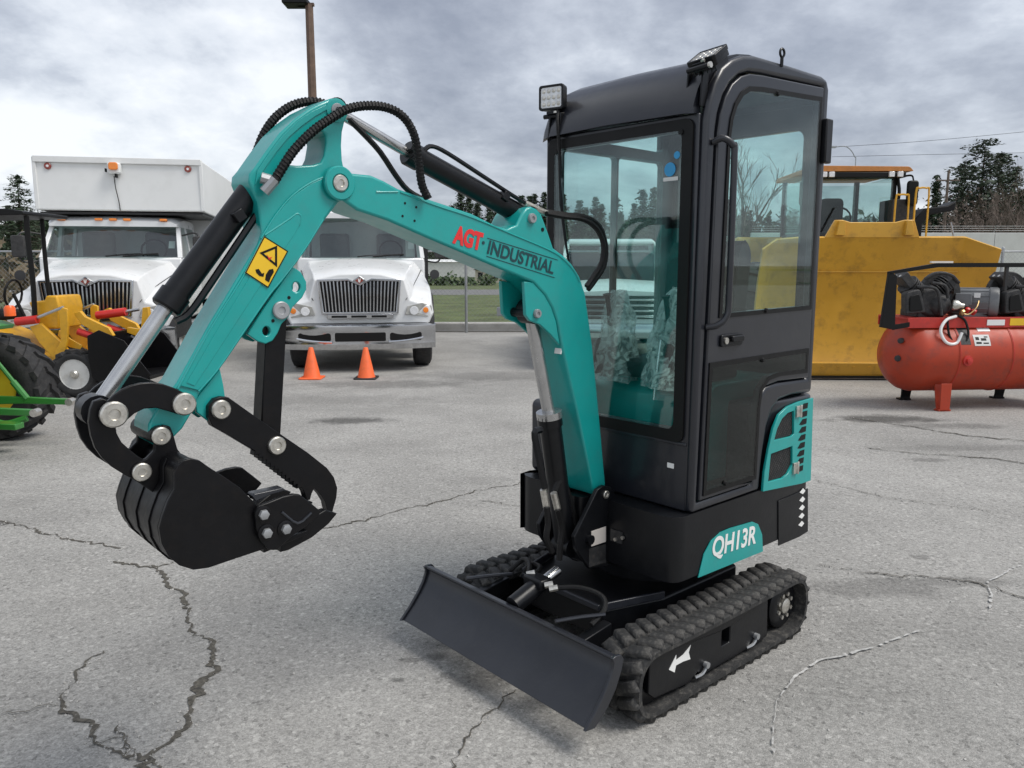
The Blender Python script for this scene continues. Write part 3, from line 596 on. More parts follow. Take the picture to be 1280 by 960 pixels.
work_light((.255, .445, 2.292), (R(6), R(-57), R(-6)))
for y_, x_, z_, zt in ((-.30, .268, 2.09, 2.19), (.395, .240, 2.12, 2.26)):
    mb = MB(); mb.prism([(x_ - .02, z_), (x_ + .022, z_), (x_ + .012, zt), (x_ - .02, zt)], y_ - .035, y_ - .028); mb.prism([(x_ - .02, z_), (x_ + .022, z_), (x_ + .012, zt), (x_ - .02, zt)], y_ + .028, y_ + .035); obj('lamp_bracket', mb, 'satin_black', EX, bevel=.001)
mb = MB(); mb.tube([(.27, -.29, 2.21), (.29, -.275, 2.15), (.285, -.268, 2.05), (.274, -.27, 1.92)], .0075, 8); obj('lamp_cable', mb, 'hose', EX)
# small decals on the front panel
p = (0.262, 0.3466, 0.7644)
mb = MB(); mb.prism(rrect(p[1] - .016, p[1] + .016, p[2] - .010, p[2] + .010, .001), .2607, .2622, 'x'); obj('label_plate', mb, 'decal_white', EX, smooth=0)
# --- interior
mb = MB(); mb.box((-.19, .03, .612), (.86, .76, .03)); obj('cab_floor', mb, 'seat_black', EX)
mb = MB(); mb.prism(rpoly([(.0, .625), (-.02, .99), (-.10, 1.045), (-.60, 1.045), (-.60, .625)], [0, .02, .03, 0, 0]), -.335, .30); obj('seat_base', mb, 'teal', EX, bevel=.006)
mb = MB(); mb.prism(rpoly([(.02, 1.05), (.03, 1.12), (-.33, 1.15), (-.33, 1.05)], [.02, .03, .02, .02]), -.16, .26); seat = obj('operator_seat', mb, 'seat_black', EX, bevel=.03, seg=3)
mb = MB(); mb.prism(rpoly([(-.27, 1.13), (-.33, 1.62), (-.37, 1.66), (-.43, 1.62), (-.37, 1.12)], [.02, .05, .03, .05, .02]), -.14, .24); obj('backrest', mb, 'seat_black', seat, bevel=.03, seg=3)
mb = MB(); mb.prism(rpoly([(-.34, 1.68), (-.36, 1.84), (-.42, 1.84), (-.42, 1.68)], [.02, .02, .02, .02]), -.06, .16); obj('headrest', mb, 'seat_black', seat, bevel=.025, seg=3)
def wrapped(y, x, h, wd):
    mb = MB(); mb.prism(rpoly([(x + .05, 1.045), (x + .02, 1.22), (x - .12, 1.22), (x - .14, 1.045)], [0, .03, .03, 0]), y - .06, y + .06); con = obj('control_console', mb, 'seat_black', EX, bevel=.015)
    mb = MB(); mb.tube([(x - .02, y, 1.2), (x - .01, y, 1.32), (x + .01, y, 1.42)], [.011, .011, .02], 10); obj('joystick', mb, 'seat_black', con)
    rr = random.Random(int(y * 100)); mb = MB(); rings = []
    for i in range(15):
        t = i / 14; z = 1.03 + h * t; r0 = wd * (1.05 - .12 * math.sin(t * 5) - .88 * t ** 1.7); ring = []
        for k in range(22):
            a = 2 * math.pi * k / 22; q = r0 * (1 + .16 * math.sin(3 * a + 2 * t * 3 + y * 9) + .10 * math.sin(7 * a - t * 9) + rr.uniform(-.09, .09)); ring.append((x - .03 - .05 * t + q * .85 * math.cos(a), y + q * math.sin(a), z + rr.uniform(-.008, .008)))
        rings.append(ring)
    mb.loft(rings); obj('plastic_wrap', mb, 'film', con, smooth=25)
wrapped(-.20, .03, .40, .125); wrapped(.13, .03, .42, .13)
for y_, lean in ((-.07, -.02), (.05, .02)):
    mb = MB(); mb.tube([(.17, y_, .63), (.175, y_ + lean * .4, .72), (.165, y_ + lean, .80)], .008, 8); lv = obj('travel_lever', mb, 'rod_steel', EX)
    mb = MB(); mb.lathe((.165, y_ + lean, .79), (-.1, lean, 1), [(0, .012), (.03, .018), (.07, .016), (.075, .004)], 12); obj('knob', mb, 'seat_black', lv)
mb = MB(); mb.tube([(0.1, 0.128, 0.9809), (0.08, 0.1283, 1.1337), (0.05, 0.1184, 1.2333)], .006, 6); obj('throttle_lever', mb, 'rod_steel', EX)
mb = MB(); mb.prism(rrect(.18, .26, 1.05, 1.30, .02), -.33, -.22); obj('instrument_panel', mb, 'seat_black', EX, bevel=.01)
# --- swing bracket
BR = [(0.4268, 0.647), (0.3883, 0.6564), (0.3436, 0.641), (0.3226, 0.6096), (0.3267, 0.576), (0.3605, 0.5383), (0.354, 0.3005), (0.4673, 0.3202), (0.5063, 0.368), (0.5494, 0.4261), (0.5595, 0.4785)]
sb = None
for y0, y1 in ((.092, .112), (-.112, -.092)):
    mb = MB(); mb.prism(BR, y0, y1); o = obj('swing_bracket', mb, 'satin_black', EX, bevel=.003)
    if y0 > 0: sb = o
mb = MB(); mb.prism(rpoly([(.30, .33), (.30, .52), (.47, .46), (.50, .36), (.46, .33)], [0, .02, .03, .03, .02]), -.085, .085); obj('swing_post', mb, 'satin_black', EX, bevel=.008)
mb = MB(); mb.cyl((.40, 0, .32), (.40, 0, .60), .05, n=20); obj('king_pin', mb, 'satin_black', EX)
FP = (0.3775, 0.112, 0.617)
def pin(par, x, z, y, r, m='zinc', head=.008, sgn=1, slot=True):
    mb = MB(); mb.lathe((x, y, z), (0, sgn, 0), [(-.002, r), (head * .7, r), (head, r * .88), (head, r * .45), (head * .6, r * .38), (head * .6, .001)], 20); return obj('pin', mb, m, par)
pin(EX, FP[0], FP[2], .112, .017); mb = MB(); mb.cyl((FP[0], -.13, FP[2]), (FP[0], .113, FP[2]), .02, n=16); obj('pivot_pin', mb, 'satin_black', EX)
for (a, b, c, d), m_ in (((739, 664, 757, 682), 'sticker_paper'), ((736, 684, 757, 706), 'cast_iron')):
    q = [[(0.4624, 0.4795), (0.3749, 0.4799), (0.3732, 0.4138), (0.4609, 0.4146)], [(0.4751, 0.4079), (0.3729, 0.4034), (0.3707, 0.3227), (0.4734, 0.329)]][0 if m_ == 'sticker_paper' else 1]
    mb = MB(); mb.prism(q, .1126, .1142); obj('label_plate', mb, m_, sb, smooth=0)
q = (0.476, 0.113, 0.4488); mb = MB(); mb.cyl((q[0], .111, q[2]), (q[0], .128, q[2]), .02, n=12); obj('bolt', mb, 'satin_black', sb)
q = [(0.365, 0.162, 0.4355), (0.365, 0.2, 0.4525)]
mb = MB(); mb.box((.362, q[0][1], q[0][2] + .012), (.008, .06, .05)); bo = obj('latch_plate', mb, 'cast_iron', EX)
for a in q: mb = MB(); mb.cyl((.364, a[1], a[2]), (.374, a[1], a[2]), .008, n=8); obj('bolt', mb, 'zinc', bo)
# --- boom
BY = .077
BM = [(1.5856, 1.7846), (1.5742, 1.8126), (1.5503, 1.8257), (1.5162, 1.8192), (1.4314, 1.8185), (1.3864, 1.805), (1.3345, 1.7843), (1.1906, 1.7527), (1.0414, 1.7209), (0.9351, 1.6845), (0.8834, 1.6752), (0.838, 1.6905), (0.8151, 1.7276), (0.7919, 1.751), (0.7685, 1.7577), (0.7407, 1.7505), (0.7165, 1.7317), (0.6835, 1.6724), (0.6539, 1.6118), (0.6028, 1.5858), (0.5547, 1.553), (0.5096, 1.5042), (0.4767, 1.4358), (0.4308, 1.232), (0.3805, 0.9237), (0.3391, 0.6533), (0.3383, 0.6221), (0.3971, 0.6063), (0.4172, 0.6375), (0.5133, 0.9671), (0.584, 1.1804), (0.6114, 1.2658), (0.6295, 1.3369), (0.6556, 1.3893), (0.6937, 1.4382), (0.7551, 1.4863), (0.8417, 1.5132), (0.9172, 1.5361), (1.0738, 1.5874), (1.2215, 1.6346), (1.3724, 1.6851), (1.482, 1.7118), (1.5427, 1.7461), (1.5738, 1.7558)]
mb = MB(); mb.prism(BM, -BY, BY); boom = obj('boom', mb, 'teal', EX, bevel=.008, seg=3, label='teal boom with red and dark lettering')
# weld ridge lines along the boom's near side
def bead(name, par, pts, r, m): mb = MB(); mb.tube(pts, r, 6, 3); return obj(name, mb, m, par)
B1 = [(1.3288, 0.077, 1.7749), (1.1908, 0.077, 1.74), (1.0415, 0.077, 1.7076), (0.8608, 0.077, 1.6564), (0.6828, 0.077, 1.6056), (0.6069, 0.077, 1.5738), (0.5456, 0.077, 1.5288), (0.5138, 0.077, 1.4858)]
bead('weld_bead', boom, B1, .0035, 'teal')
B3 = [(1.416, 0.077, 1.7697), (1.3377, 0.077, 1.7744)]
bead('weld_bead', boom, B3, .003, 'teal')
CL = [(0.7976, 1.4899), (0.7539, 1.4863), (0.6966, 1.4413), (0.6586, 1.3925), (0.6325, 1.3372), (0.6098, 1.2444), (0.6617, 1.2904), (0.7163, 1.3293), (0.7692, 1.3467), (0.7893, 1.368), (0.7935, 1.4234)]
for s in (1, -1):
    mb = MB(); mb.prism(CL, s * .056, s * .072); o = obj('cylinder_bracket', mb, 'teal', boom, bevel=.003)
q = (0.7354, 0.074, 1.3714); pin(boom, q[0], q[2], .072, .017, 'galvanised', .012)
mb = MB(); mb.cyl((q[0], -.09, q[2]), (q[0], .072, q[2]), .018, n=14); obj('pivot_pin', mb, 'satin_black', boom)
mb = MB(); mb.box((q[0] + .005, -.105, q[2]), (.05, .035, .035)); obj('pin_retainer', mb, 'galvanised', boom, bevel=.004)
q = (0.7683, 0.077, 1.7154); pin(boom, q[0], q[2], BY, .018, 'galvanised', .012)
q = (0.7121, 0.077, 1.6774); mb = MB(); mb.cyl((q[0], BY - .002, q[2]), (q[0], BY + .0015, q[2]), .0075, n=12); obj('grease_hole', mb, 'decal_black', boom)
EP = (1.542, 0.083, 1.7871)
mb = MB(); mb.lathe((EP[0], BY, EP[2]), (0, 1, 0), [(-.004, .050), (.006, .050), (.010, .046), (.010, .028), (.004, .027), (.004, .001)], 28); obj('pivot_boss', mb, 'teal', boom)
pin(boom, EP[0], EP[2], BY + .004, .024, 'zinc', .010)
for x, y in [(1.3117, 1.7416), (1.2694, 1.7313), (1.3217, 1.7017), (1.2765, 1.6886)]: mb = MB(); mb.cyl((x, BY - .002, y), (x, BY + .0012, y), .004, n=10); obj('bolt_hole', mb, 'decal_black', boom)
# lettering
def fit_text(name, body, m, par, a, b, c, off, shear, extr=.0008):
    a, b, c = Vector(a), Vector(b), Vector(c); X = b - a; t = text(name, body, 1, m, par, a, X, c - a, 0, 1, off, extr)
    ux = X.normalized(); uy = (c - a); hh = (uy - ux * uy.dot(ux)); uyn = hh.normalized(); un = ux.cross(uyn); vs = [(v.co - a) for v in t.data.vertices]
    x0 = min(v.dot(ux) for v in vs); x1 = max(v.dot(ux) for v in vs); y0 = min(v.dot(uyn) for v in vs); y1 = max(v.dot(uyn) for v in vs)
    for v, d in zip(t.data.vertices, vs):
        fx = (d.dot(ux) - x0) / (x1 - x0); fy = (d.dot(uyn) - y0) / (y1 - y0); v.co = a + X * fx + uyn * hh.length * fy + ux * shear * hh.length * fy + un * d.dot(un) * extr * 1000 * 1
    return t
fit_text('lettering', 'QH13R', 'decal_white', dec, *MODEL_TXT, .024, .04, .0008)
fit_text('lettering', 'AGT', 'decal_red', boom, (1.1286, 0.0785, 1.6209), (1.007, 0.0785, 1.5961), (1.1309, 0.0785, 1.686), .05, .05, .0006)
mb = MB(); q = (0.9935, 0.0775, 1.6247); mb.cyl((q[0], BY - .001, q[2]), (q[0], BY + .0018, q[2]), .006, n=10); obj('dot_mark', mb, 'decal_dark', boom)
fit_text('lettering', 'INDUSTRIAL', 'decal_dark', boom, (0.9785, 0.0785, 1.5882), (0.6584, 0.0785, 1.5146), (0.9764, 0.0785, 1.6372), .022, .06, .0006)
U = [(0.9799, 0.078, 1.58), (0.6494, 0.078, 1.5026), (0.976, 0.078, 1.6413), (0.6333, 0.078, 1.5678)]
for a, b in ((0, 1), (2, 3)): mb = MB(); mb.tube([U[a], U[b]], .0012, 4, 1); obj('underline', mb, 'decal_dark', boom)
q = (0.5978, 0.077, 1.2217); mb = MB(); mb.box((q[0] + .002, .052, q[2]), (.006, .034, .024), (0, R(-14), 0)); obj('label_plate', mb, 'decal_white', boom)
# --- arm
AY = .063
AR = [(1.8029, 1.752), (1.8109, 1.7728), (1.8074, 1.7964), (1.793, 1.8124), (1.7536, 1.8649), (1.7137, 1.914), (1.6686, 1.9558), (1.6229, 1.9897), (1.5766, 2.0154), (1.5478, 2.0292), (1.5243, 2.0312), (1.5037, 2.0182), (1.4939, 1.9945), (1.5081, 1.9678), (1.5172, 1.9372), (1.5213, 1.898), (1.5202, 1.8569), (1.5134, 1.8229), (1.4896, 1.8084), (1.4907, 1.7756), (1.508, 1.7488), (1.538, 1.7333), (1.5821, 1.6827), (1.6552, 1.5867), (1.7282, 1.5026), (1.7662, 1.4627), (1.8438, 1.3627), (1.9188, 1.2681), (1.9791, 1.2036), (2.0011, 1.1558), (2.0288, 1.1157), (2.0486, 1.0989), (2.0685, 1.078), (2.0872, 1.0722), (2.1046, 1.0835), (2.1172, 1.1026), (2.1128, 1.1402), (2.0816, 1.1894), (2.0357, 1.2399), (1.9401, 1.392), (1.8439, 1.5326), (1.7944, 1.605), (1.781, 1.6403), (1.7858, 1.6838), (1.7884, 1.7227)]
AH = [(1.7129, 1.8296), (1.6874, 1.8624), (1.6517, 1.8965), (1.6157, 1.9244), (1.5899, 1.9383), (1.5725, 1.9246), (1.5708, 1.9023), (1.5801, 1.8631), (1.5911, 1.8441), (1.6144, 1.8355), (1.6645, 1.8292)]
mb = MB(); mb.prism(AR, -AY, AY, 'y', [AH]); arm = obj('arm', mb, 'teal', EX, bevel=.006, seg=3, label='teal dipper arm with yellow warning sticker')
CKP = [(1.7867, 1.6183), (1.7362, 1.6902), (1.6855, 1.7435), (1.6215, 1.7855), (1.5588, 1.8126), (1.5457, 1.7398), (1.5898, 1.6847), (1.6601, 1.5889), (1.733, 1.5049), (1.7684, 1.4672), (1.8457, 1.3695), (1.9302, 1.2603), (1.9827, 1.215), (2.0299, 1.2329), (1.9362, 1.3831), (1.8353, 1.5238)]
mb = MB(); mb.prism(CKP, AY + .0005, AY + .005); obj('cheek_plate', mb, 'teal', arm, bevel=.002)
CK2 = [(1.7697, 1.6318), (1.7257, 1.6596), (1.6908, 1.6809), (1.6754, 1.6949), (1.6608, 1.6888), (1.6668, 1.666), (1.688, 1.6338), (1.7242, 1.5882), (1.7804, 1.5122), (1.8549, 1.4121), (1.946, 1.2902), (1.9924, 1.2291), (2.0128, 1.2398), (1.9285, 1.3675), (1.8267, 1.5127)]
mb = MB(); mb.prism(CK2, AY + .0055, AY + .0068); obj('side_panel', mb, 'teal', arm, bevel=.001)
for W_ in [[(1.7855, 0.066, 1.6226), (1.7351, 0.066, 1.6923), (1.6844, 0.066, 1.7456), (1.6231, 0.066, 1.7863), (1.5657, 0.066, 1.8096)], [(1.7743, 0.068, 1.6316), (1.728, 0.068, 1.6604), (1.6931, 0.068, 1.6828), (1.6754, 0.068, 1.6947), (1.6634, 0.068, 1.6862), (1.6694, 0.068, 1.6635)], [(2.0355, 0.066, 1.2253), (1.9398, 0.066, 1.3792), (1.8413, 0.066, 1.5195), (1.7883, 0.066, 1.6138)], [(1.9817, 0.066, 1.213), (1.9289, 0.066, 1.2649), (1.8471, 0.066, 1.3675), (1.7699, 0.066, 1.4651), (1.732, 0.066, 1.5049), (1.6592, 0.066, 1.5889), (1.5915, 0.066, 1.6822)]]: bead('weld_bead', arm, W_, .0032, 'teal')
RB = [(1.7954, 1.7653), (1.7654, 1.8125), (1.728, 1.8608), (1.6903, 1.9035), (1.6499, 1.9383), (1.6037, 1.9722), (1.562, 1.9973), (1.5693, 2.0075), (1.6183, 1.9815), (1.664, 1.9498), (1.7093, 1.9058), (1.7493, 1.8568), (1.7864, 1.8065)]
mb = MB(); mb.prism(RB, AY + .0005, AY + .004); obj('rib', mb, 'teal', arm, bevel=.001)
q = (1.5346, 0.065, 1.996); pin(arm, q[0], q[2], AY, .020, 'galvanised', .010)
mb = MB(); mb.lathe((q[0], AY, q[2]), (0, 1, 0), [(-.002, .034), (.004, .034), (.005, .03), (.005, .02)], 22); obj('pivot_boss', mb, 'teal', arm)
# sticker
SK = [(1.7779, 1.6292), (1.7084, 1.5883), (1.7733, 1.4854), (1.8382, 1.5282)]
mb = MB(); mb.prism(SK, .0701, .0712); stk = obj('warning_sticker', mb, 'decal_yellow', arm, smooth=0, label='yellow crush hazard warning sticker')
mb = MB(); mb.prism(SK, .0713, .0717, 'y', [inset(SK, .003)]); obj('sticker_border', mb, 'decal_black', stk, smooth=0)
TRI = [(1.7942, 1.583), (1.7414, 1.6035), (1.7443, 1.5433)]
mb = MB(); mb.prism(TRI, .0713, .0720, 'y', [inset(TRI, .006)]); obj('triangle_mark', mb, 'decal_black', stk, smooth=0)
ARW = [(1.7734, 1.5788), (1.7668, 1.57), (1.7572, 1.5722), (1.7672, 1.5611)]
mb = MB(); mb.prism(ARW, .0713, .0720); obj('arrow_mark', mb, 'decal_red', stk, smooth=0)
for P_ in [[(1.8081, 1.5368), (1.7987, 1.539), (1.7901, 1.5257), (1.783, 1.5279), (1.7859, 1.5168), (1.7974, 1.5191), (1.8062, 1.528)], [(1.7684, 1.5367), (1.7565, 1.5389), (1.7545, 1.5299), (1.7648, 1.5144), (1.7702, 1.501), (1.7816, 1.5079), (1.7785, 1.5234)]]:
    mb = MB(); mb.prism(P_, .0713, .0720); obj('figure_mark', mb, 'decal_black', stk, smooth=0)
# thumb bracket on the arm
TB = [(1.6856, 1.5454), (1.6612, 1.5292), (1.6447, 1.5012), (1.6457, 1.4779), (1.6594, 1.4548), (1.6909, 1.4279), (1.7046, 1.4005), (1.7278, 1.3807), (1.7413, 1.3537), (1.7569, 1.3339), (1.779, 1.3261), (1.8024, 1.3345), (1.8317, 1.3567), (1.7787, 1.4287)]
TBH = [[(1.6644, 1.4852), (1.6666, 1.4777), (1.6719, 1.4723), (1.6789, 1.4704), (1.6857, 1.4726), (1.6905, 1.4782), (1.692, 1.4857), (1.6898, 1.4932), (1.6846, 1.4986), (1.6776, 1.5005), (1.6708, 1.4984), (1.666, 1.4928)], [(1.7628, 1.3618), (1.7647, 1.3551), (1.7694, 1.3503), (1.7755, 1.3488), (1.7813, 1.351), (1.7854, 1.3563), (1.7867, 1.3632), (1.7848, 1.3699), (1.7802, 1.3747), (1.7741, 1.3762), (1.7682, 1.374), (1.7641, 1.3688)]]
for s in (1, -1):
    mb = MB(); mb.prism(TB, s * .034, s * .05, 'y', TBH); obj('thumb_bracket', mb, 'teal', arm, bevel=.003)
q = (1.7293, 0.052, 1.4201); TBP = q; pin(arm, q[0], q[2], .05, .026, 'galvanised', .010)
for x, y in [(1.7021, 1.456), (1.7541, 1.3912)]: mb = MB(); mb.cyl((x, .048, y), (x, .0512, y), .005, n=10); obj('bolt_hole', mb, 'decal_black', arm)
# lower thumb mount plate
TM = [(1.9138, 1.2664), (1.9072, 1.2234), (1.903, 1.1779), (1.9192, 1.1301), (1.9509, 1.1207), (1.9839, 1.1518), (1.9881, 1.1876)]
for s in (1, -1):
    mb = MB(); mb.prism(TM, s * .034, s * .05); obj('thumb_mount', mb, 'teal', arm, bevel=.003)
# --- thumb
TH = [(1.9585, 1.1694), (1.9422, 1.1874), (1.9222, 1.1918), (1.9023, 1.1874), (1.8343, 1.1292), (1.7722, 1.0765), (1.6724, 0.994), (1.6111, 0.9365), (1.5878, 0.902), (1.5781, 0.8671), (1.582, 0.8371), (1.5975, 0.7942), (1.6139, 0.7951), (1.6207, 0.8297), (1.6333, 0.8525), (1.646, 0.8701), (1.6562, 0.8796), (1.6647, 0.8663), (1.6708, 0.8475), (1.6813, 0.8472), (1.688, 0.8734), (1.6976, 0.8926), (1.7129, 0.8896), (1.7095, 0.9042), (1.7247, 0.9012), (1.7215, 0.9155), (1.7366, 0.9125), (1.7332, 0.9267), (1.7482, 0.9239), (1.7448, 0.9381), (1.7597, 0.935), (1.7565, 0.9494), (1.7713, 0.9463), (1.7679, 0.9603), (1.7826, 0.9571), (1.7792, 0.9711), (1.7938, 0.9682), (1.7907, 0.9822), (1.8052, 0.979), (1.8018, 0.9931), (1.8162, 0.9898), (1.8128, 1.0037), (1.8271, 1.0004), (1.824, 1.0142), (1.8382, 1.0111), (1.8349, 1.0248), (1.906, 1.0795), (1.9509, 1.1129), (1.9603, 1.1387)]
th = None
mb = MB(); mb.prism(TH, .038, .070); th = obj('thumb', mb, 'bucket_black', EX, bevel=.0015)
t1, t2 = [(1.9271, 0.074, 1.157), (1.7704, 0.074, 1.0315)]
for t in (t1, t2):
    pin(th, t[0], t[2], .070, .027, 'zinc', .012); mb = MB(); mb.cyl((t[0], -.085, t[2]), (t[0], .07, t[2]), .02, n=14); obj('pivot_pin', mb, 'satin_black', th)
# thumb strut (square tube) between arm bracket and thumb
a, b = Vector((TBP[0], 0, TBP[2])), Vector((t2[0], 0, t2[2])); d = (b - a); ang = math.atan2(d.x, d.z)
mb = MB(); mb.box(tuple((a + b) / 2), (.062, .062, d.length + .03), (0, ang, 0)); obj('thumb_strut', mb, 'bucket_black', EX, bevel=.004)
# --- bucket linkage
UL = [(2.2253, 1.1964), (2.2168, 1.2134), (2.1992, 1.2295), (2.1799, 1.2416), (2.1587, 1.2495), (2.1356, 1.2533), (2.1067, 1.2525), (2.0796, 1.2456), (2.0524, 1.2323), (2.0288, 1.2171), (2.0113, 1.198), (2.0061, 1.1802), (2.0134, 1.1638), (2.0304, 1.1573), (2.0486, 1.1618), (2.0722, 1.1733), (2.1013, 1.1853), (2.1305, 1.1868), (2.1542, 1.1773), (2.1702, 1.165), (2.1841, 1.1545), (2.2029, 1.151), (2.2207, 1.1595), (2.2285, 1.1767)]
LLk = [(2.2503, 1.1974), (2.2418, 1.2164), (2.2214, 1.2221), (2.2038, 1.212), (2.1942, 1.1905), (2.1968, 1.154), (2.1948, 1.129), (2.1853, 1.1048), (2.1677, 1.0833), (2.1498, 1.0636), (2.1276, 1.0451), (2.1194, 1.0201), (2.1307, 0.9986), (2.1544, 0.9966), (2.1836, 1.0189), (2.212, 1.0448), (2.2323, 1.071), (2.2466, 1.0999), (2.2534, 1.1314), (2.2562, 1.166)]
for s in (1, -1):
    mb = MB(); mb.prism(UL, s * .080, s * .094); o = obj('guide_link', mb, 'bucket_black', EX, bevel=.0025)
    if s == 1: gl = o
    mb = MB(); mb.prism(LLk, s * .058, s * .078); obj('bucket_link', mb, 'bucket_black', EX, bevel=.0025)
k1, k2 = [(2.2039, 0.098, 1.1823), (2.0323, 0.098, 1.1883)]
for k, r_ in ((k1, .033), (k2, .030)):
    pin(gl, k[0], k[2], .094, r_, 'zinc', .014); mb = MB(); mb.cyl((k[0], -.10, k[2]), (k[0], .094, k[2]), .021, n=14); obj('pivot_pin', mb, 'zinc', gl)
    mb = MB(); mb.lathe((k[0], -.094, k[2]), (0, -1, 0), [(0, r_), (.012, r_), (.014, .02)], 16); obj('pin', mb, 'zinc', gl)
# --- bucket
BK = [(2.0976, 1.0303), (2.0885, 1.0495), (2.0761, 1.0598), (2.054, 1.0623), (2.0324, 1.0524), (2.011, 1.0318), (1.973, 0.9993), (1.934, 0.9636), (1.8945, 0.9135), (1.8632, 0.857), (1.8376, 0.8097), (1.8444, 0.765), (1.8765, 0.7753), (1.9577, 0.7686), (2.0267, 0.7622), (2.0658, 0.7671), (2.1008, 0.7884), (2.1247, 0.818), (2.1398, 0.8556), (2.1428, 0.8982), (2.1332, 0.9273), (2.1174, 0.9635), (2.1002, 0.9892)]
BI = BK
bk = None
nB = len(BK)
lip0, lip1 = 10, 12   # open mouth between the top edge and the lip
for s in (1, -1):
    mb = MB(); mb.prism(BK, s * .176, s * .190); o = obj('bucket_side', mb, 'bucket_black', EX, bevel=.002)
    if s == 1: bk = o
shell_pts = BK[11:] + BK[:4]
mb = MB(); cxm = sum(p[0] for p in BK) / nB; czm = sum(p[1] for p in BK) / nB
outp = [(x, z) for x, z in shell_pts]; inp = [(x + (cxm - x) * .06, z + (czm - z) * .06) for x, z in shell_pts]
mb.prism(outp + inp[::-1], -.1755, .1755); obj('bucket_shell', mb, 'bucket_black', bk, bevel=.001)
def ringband(y0, y1, off):
    m = MB(); pts = BK[15:] + BK[:2]; o1 = [(x - (cxm - x) * off, z - (czm - z) * off) for x, z in pts]; m.prism(o1 + pts[::-1], y0, y1); return m
for y_ in (-.135, -.02, .085): obj('wear_strip', ringband(y_, y_ + .028, .035), 'bucket_black', bk, bevel=.001)
EAR = [(2.105, 1.1027), (2.0996, 1.1234), (2.0827, 1.136), (2.0649, 1.1293), (2.0581, 1.1067), (2.0503, 1.0663), (2.0333, 1.0371), (1.9882, 1.0072), (2.0279, 0.8841), (2.09, 0.8975), (2.1165, 0.9578), (2.1574, 0.998), (2.1653, 1.0251), (2.1541, 1.0465), (2.1301, 1.0532), (2.1091, 1.0712)]
for s in (1, -1):
    mb = MB(); mb.prism(EAR, s * .064 if s > 0 else -.080, .080 if s > 0 else -.064); obj('bucket_ear', mb, 'bucket_black', bk, bevel=.003)
e1, e2 = [(2.0915, 0.084, 1.1087), (2.1447, 0.084, 1.0216)]
for k in (e1, e2):
    pin(bk, k[0], k[2], .082, .024, 'zinc', .010); mb = MB(); mb.cyl((k[0], -.09, k[2]), (k[0], .082, k[2]), .026, n=14); obj('pivot_pin', mb, 'bucket_black', bk)
mb = MB(); q = (2.0643, 0.0, 0.9858); mb.cyl((q[0] - .02, -.175, q[2] + .02), (q[0] - .02, .175, q[2] + .02), .035, n=16); obj('torque_tube', mb, 'bucket_black', bk)
mb = MB(); q = (2.019, 0.0, 0.9936); mb.box((q[0], .0, q[2]), (.07, .34, .012), (0, R(25), 0)); obj('top_plate', mb, 'bucket_black', bk)
SC = [(1.9015, 0.8899), (1.8917, 0.9058), (1.8596, 0.9104), (1.8198, 0.9182), (1.7865, 0.9185), (1.7675, 0.9124), (1.7345, 0.88), (1.7057, 0.8503), (1.724, 0.8328), (1.7519, 0.8201), (1.8016, 0.7964), (1.8433, 0.7693), (1.8684, 0.7778), (1.8898, 0.8082), (1.8993, 0.8444)]
scs = []
for s in (1, -1):
    mb = MB(); mb.prism(SC, s * .1905, s * .206); o = obj('side_cutter', mb, 'bucket_black', bk, bevel=.003); scs.append(o)
for x, y in [(1.8802, 0.8815), (1.8737, 0.828), (1.818, 0.8266)]:
    mb = MB(); mb.lathe((x, .206, y), (0, 1, 0), [(-.001, .023), (.003, .023), (.005, .018), (.005, .001)], 18); obj('washer', mb, 'bucket_black', scs[0])
    mb = MB(); mb.lathe((x, .211, y), (0, 1, 0), [(0, .0145), (.009, .014), (.011, .009), (.011, .001)], 6); obj('bolt', mb, 'galvanised', scs[0])
RL = [(1.826, 0.207, 0.8759), (1.7803, 0.207, 0.8335), (1.7378, 0.207, 0.8546)]; bead('weld_bead', scs[0], RL, .004, 'blade_grey')
mb = MB(); mb.prism([(1.8981, 0.9299), (1.8933, 0.9356), (1.8104, 0.9374), (1.8013, 0.9288), (1.8483, 0.9244), (1.8899, 0.9148)], .150, .188); obj('cutter_shim', mb, 'blade_grey', bk, bevel=.002)
lipq = [(1.8746, 0.7679), (1.7418, 0.7872)]
mb = MB(); mb.prism([(lipq[0][0], lipq[0][1] - .004), (lipq[0][0], lipq[0][1] + .014), (lipq[1][0], lipq[1][1] + .012), (lipq[1][0], lipq[1][1])], -.188, .188); obj('cutting_edge', mb, 'bucket_black', bk, bevel=.002)
TT = [(1.813, 0.7798), (1.7533, 0.8037), (1.6967, 0.8319), (1.6707, 0.8384), (1.6294, 0.8173), (1.662, 0.7926), (1.7198, 0.767), (1.7951, 0.7494), (1.8216, 0.7489)]
for y_ in (-.15, 0, .15):
    mb = MB(); n = len(TT); cxx = sum(p[0] for p in TT) / n
    f = lambda x: max(.35, min(1, (x - min(p[0] for p in TT)) / .16 * .8 + .35))
    mb.add([(x, y_ - .026 * f(x), z) for x, z in TT] + [(x, y_ + .026 * f(x), z) for x, z in TT], [tuple(range(n)), tuple(range(2 * n - 1, n - 1, -1))] + [(i, i + n, (i + 1) % n + n, (i + 1) % n) for i in range(n)])
    obj('tooth', mb, 'bucket_black', bk, bevel=.003)
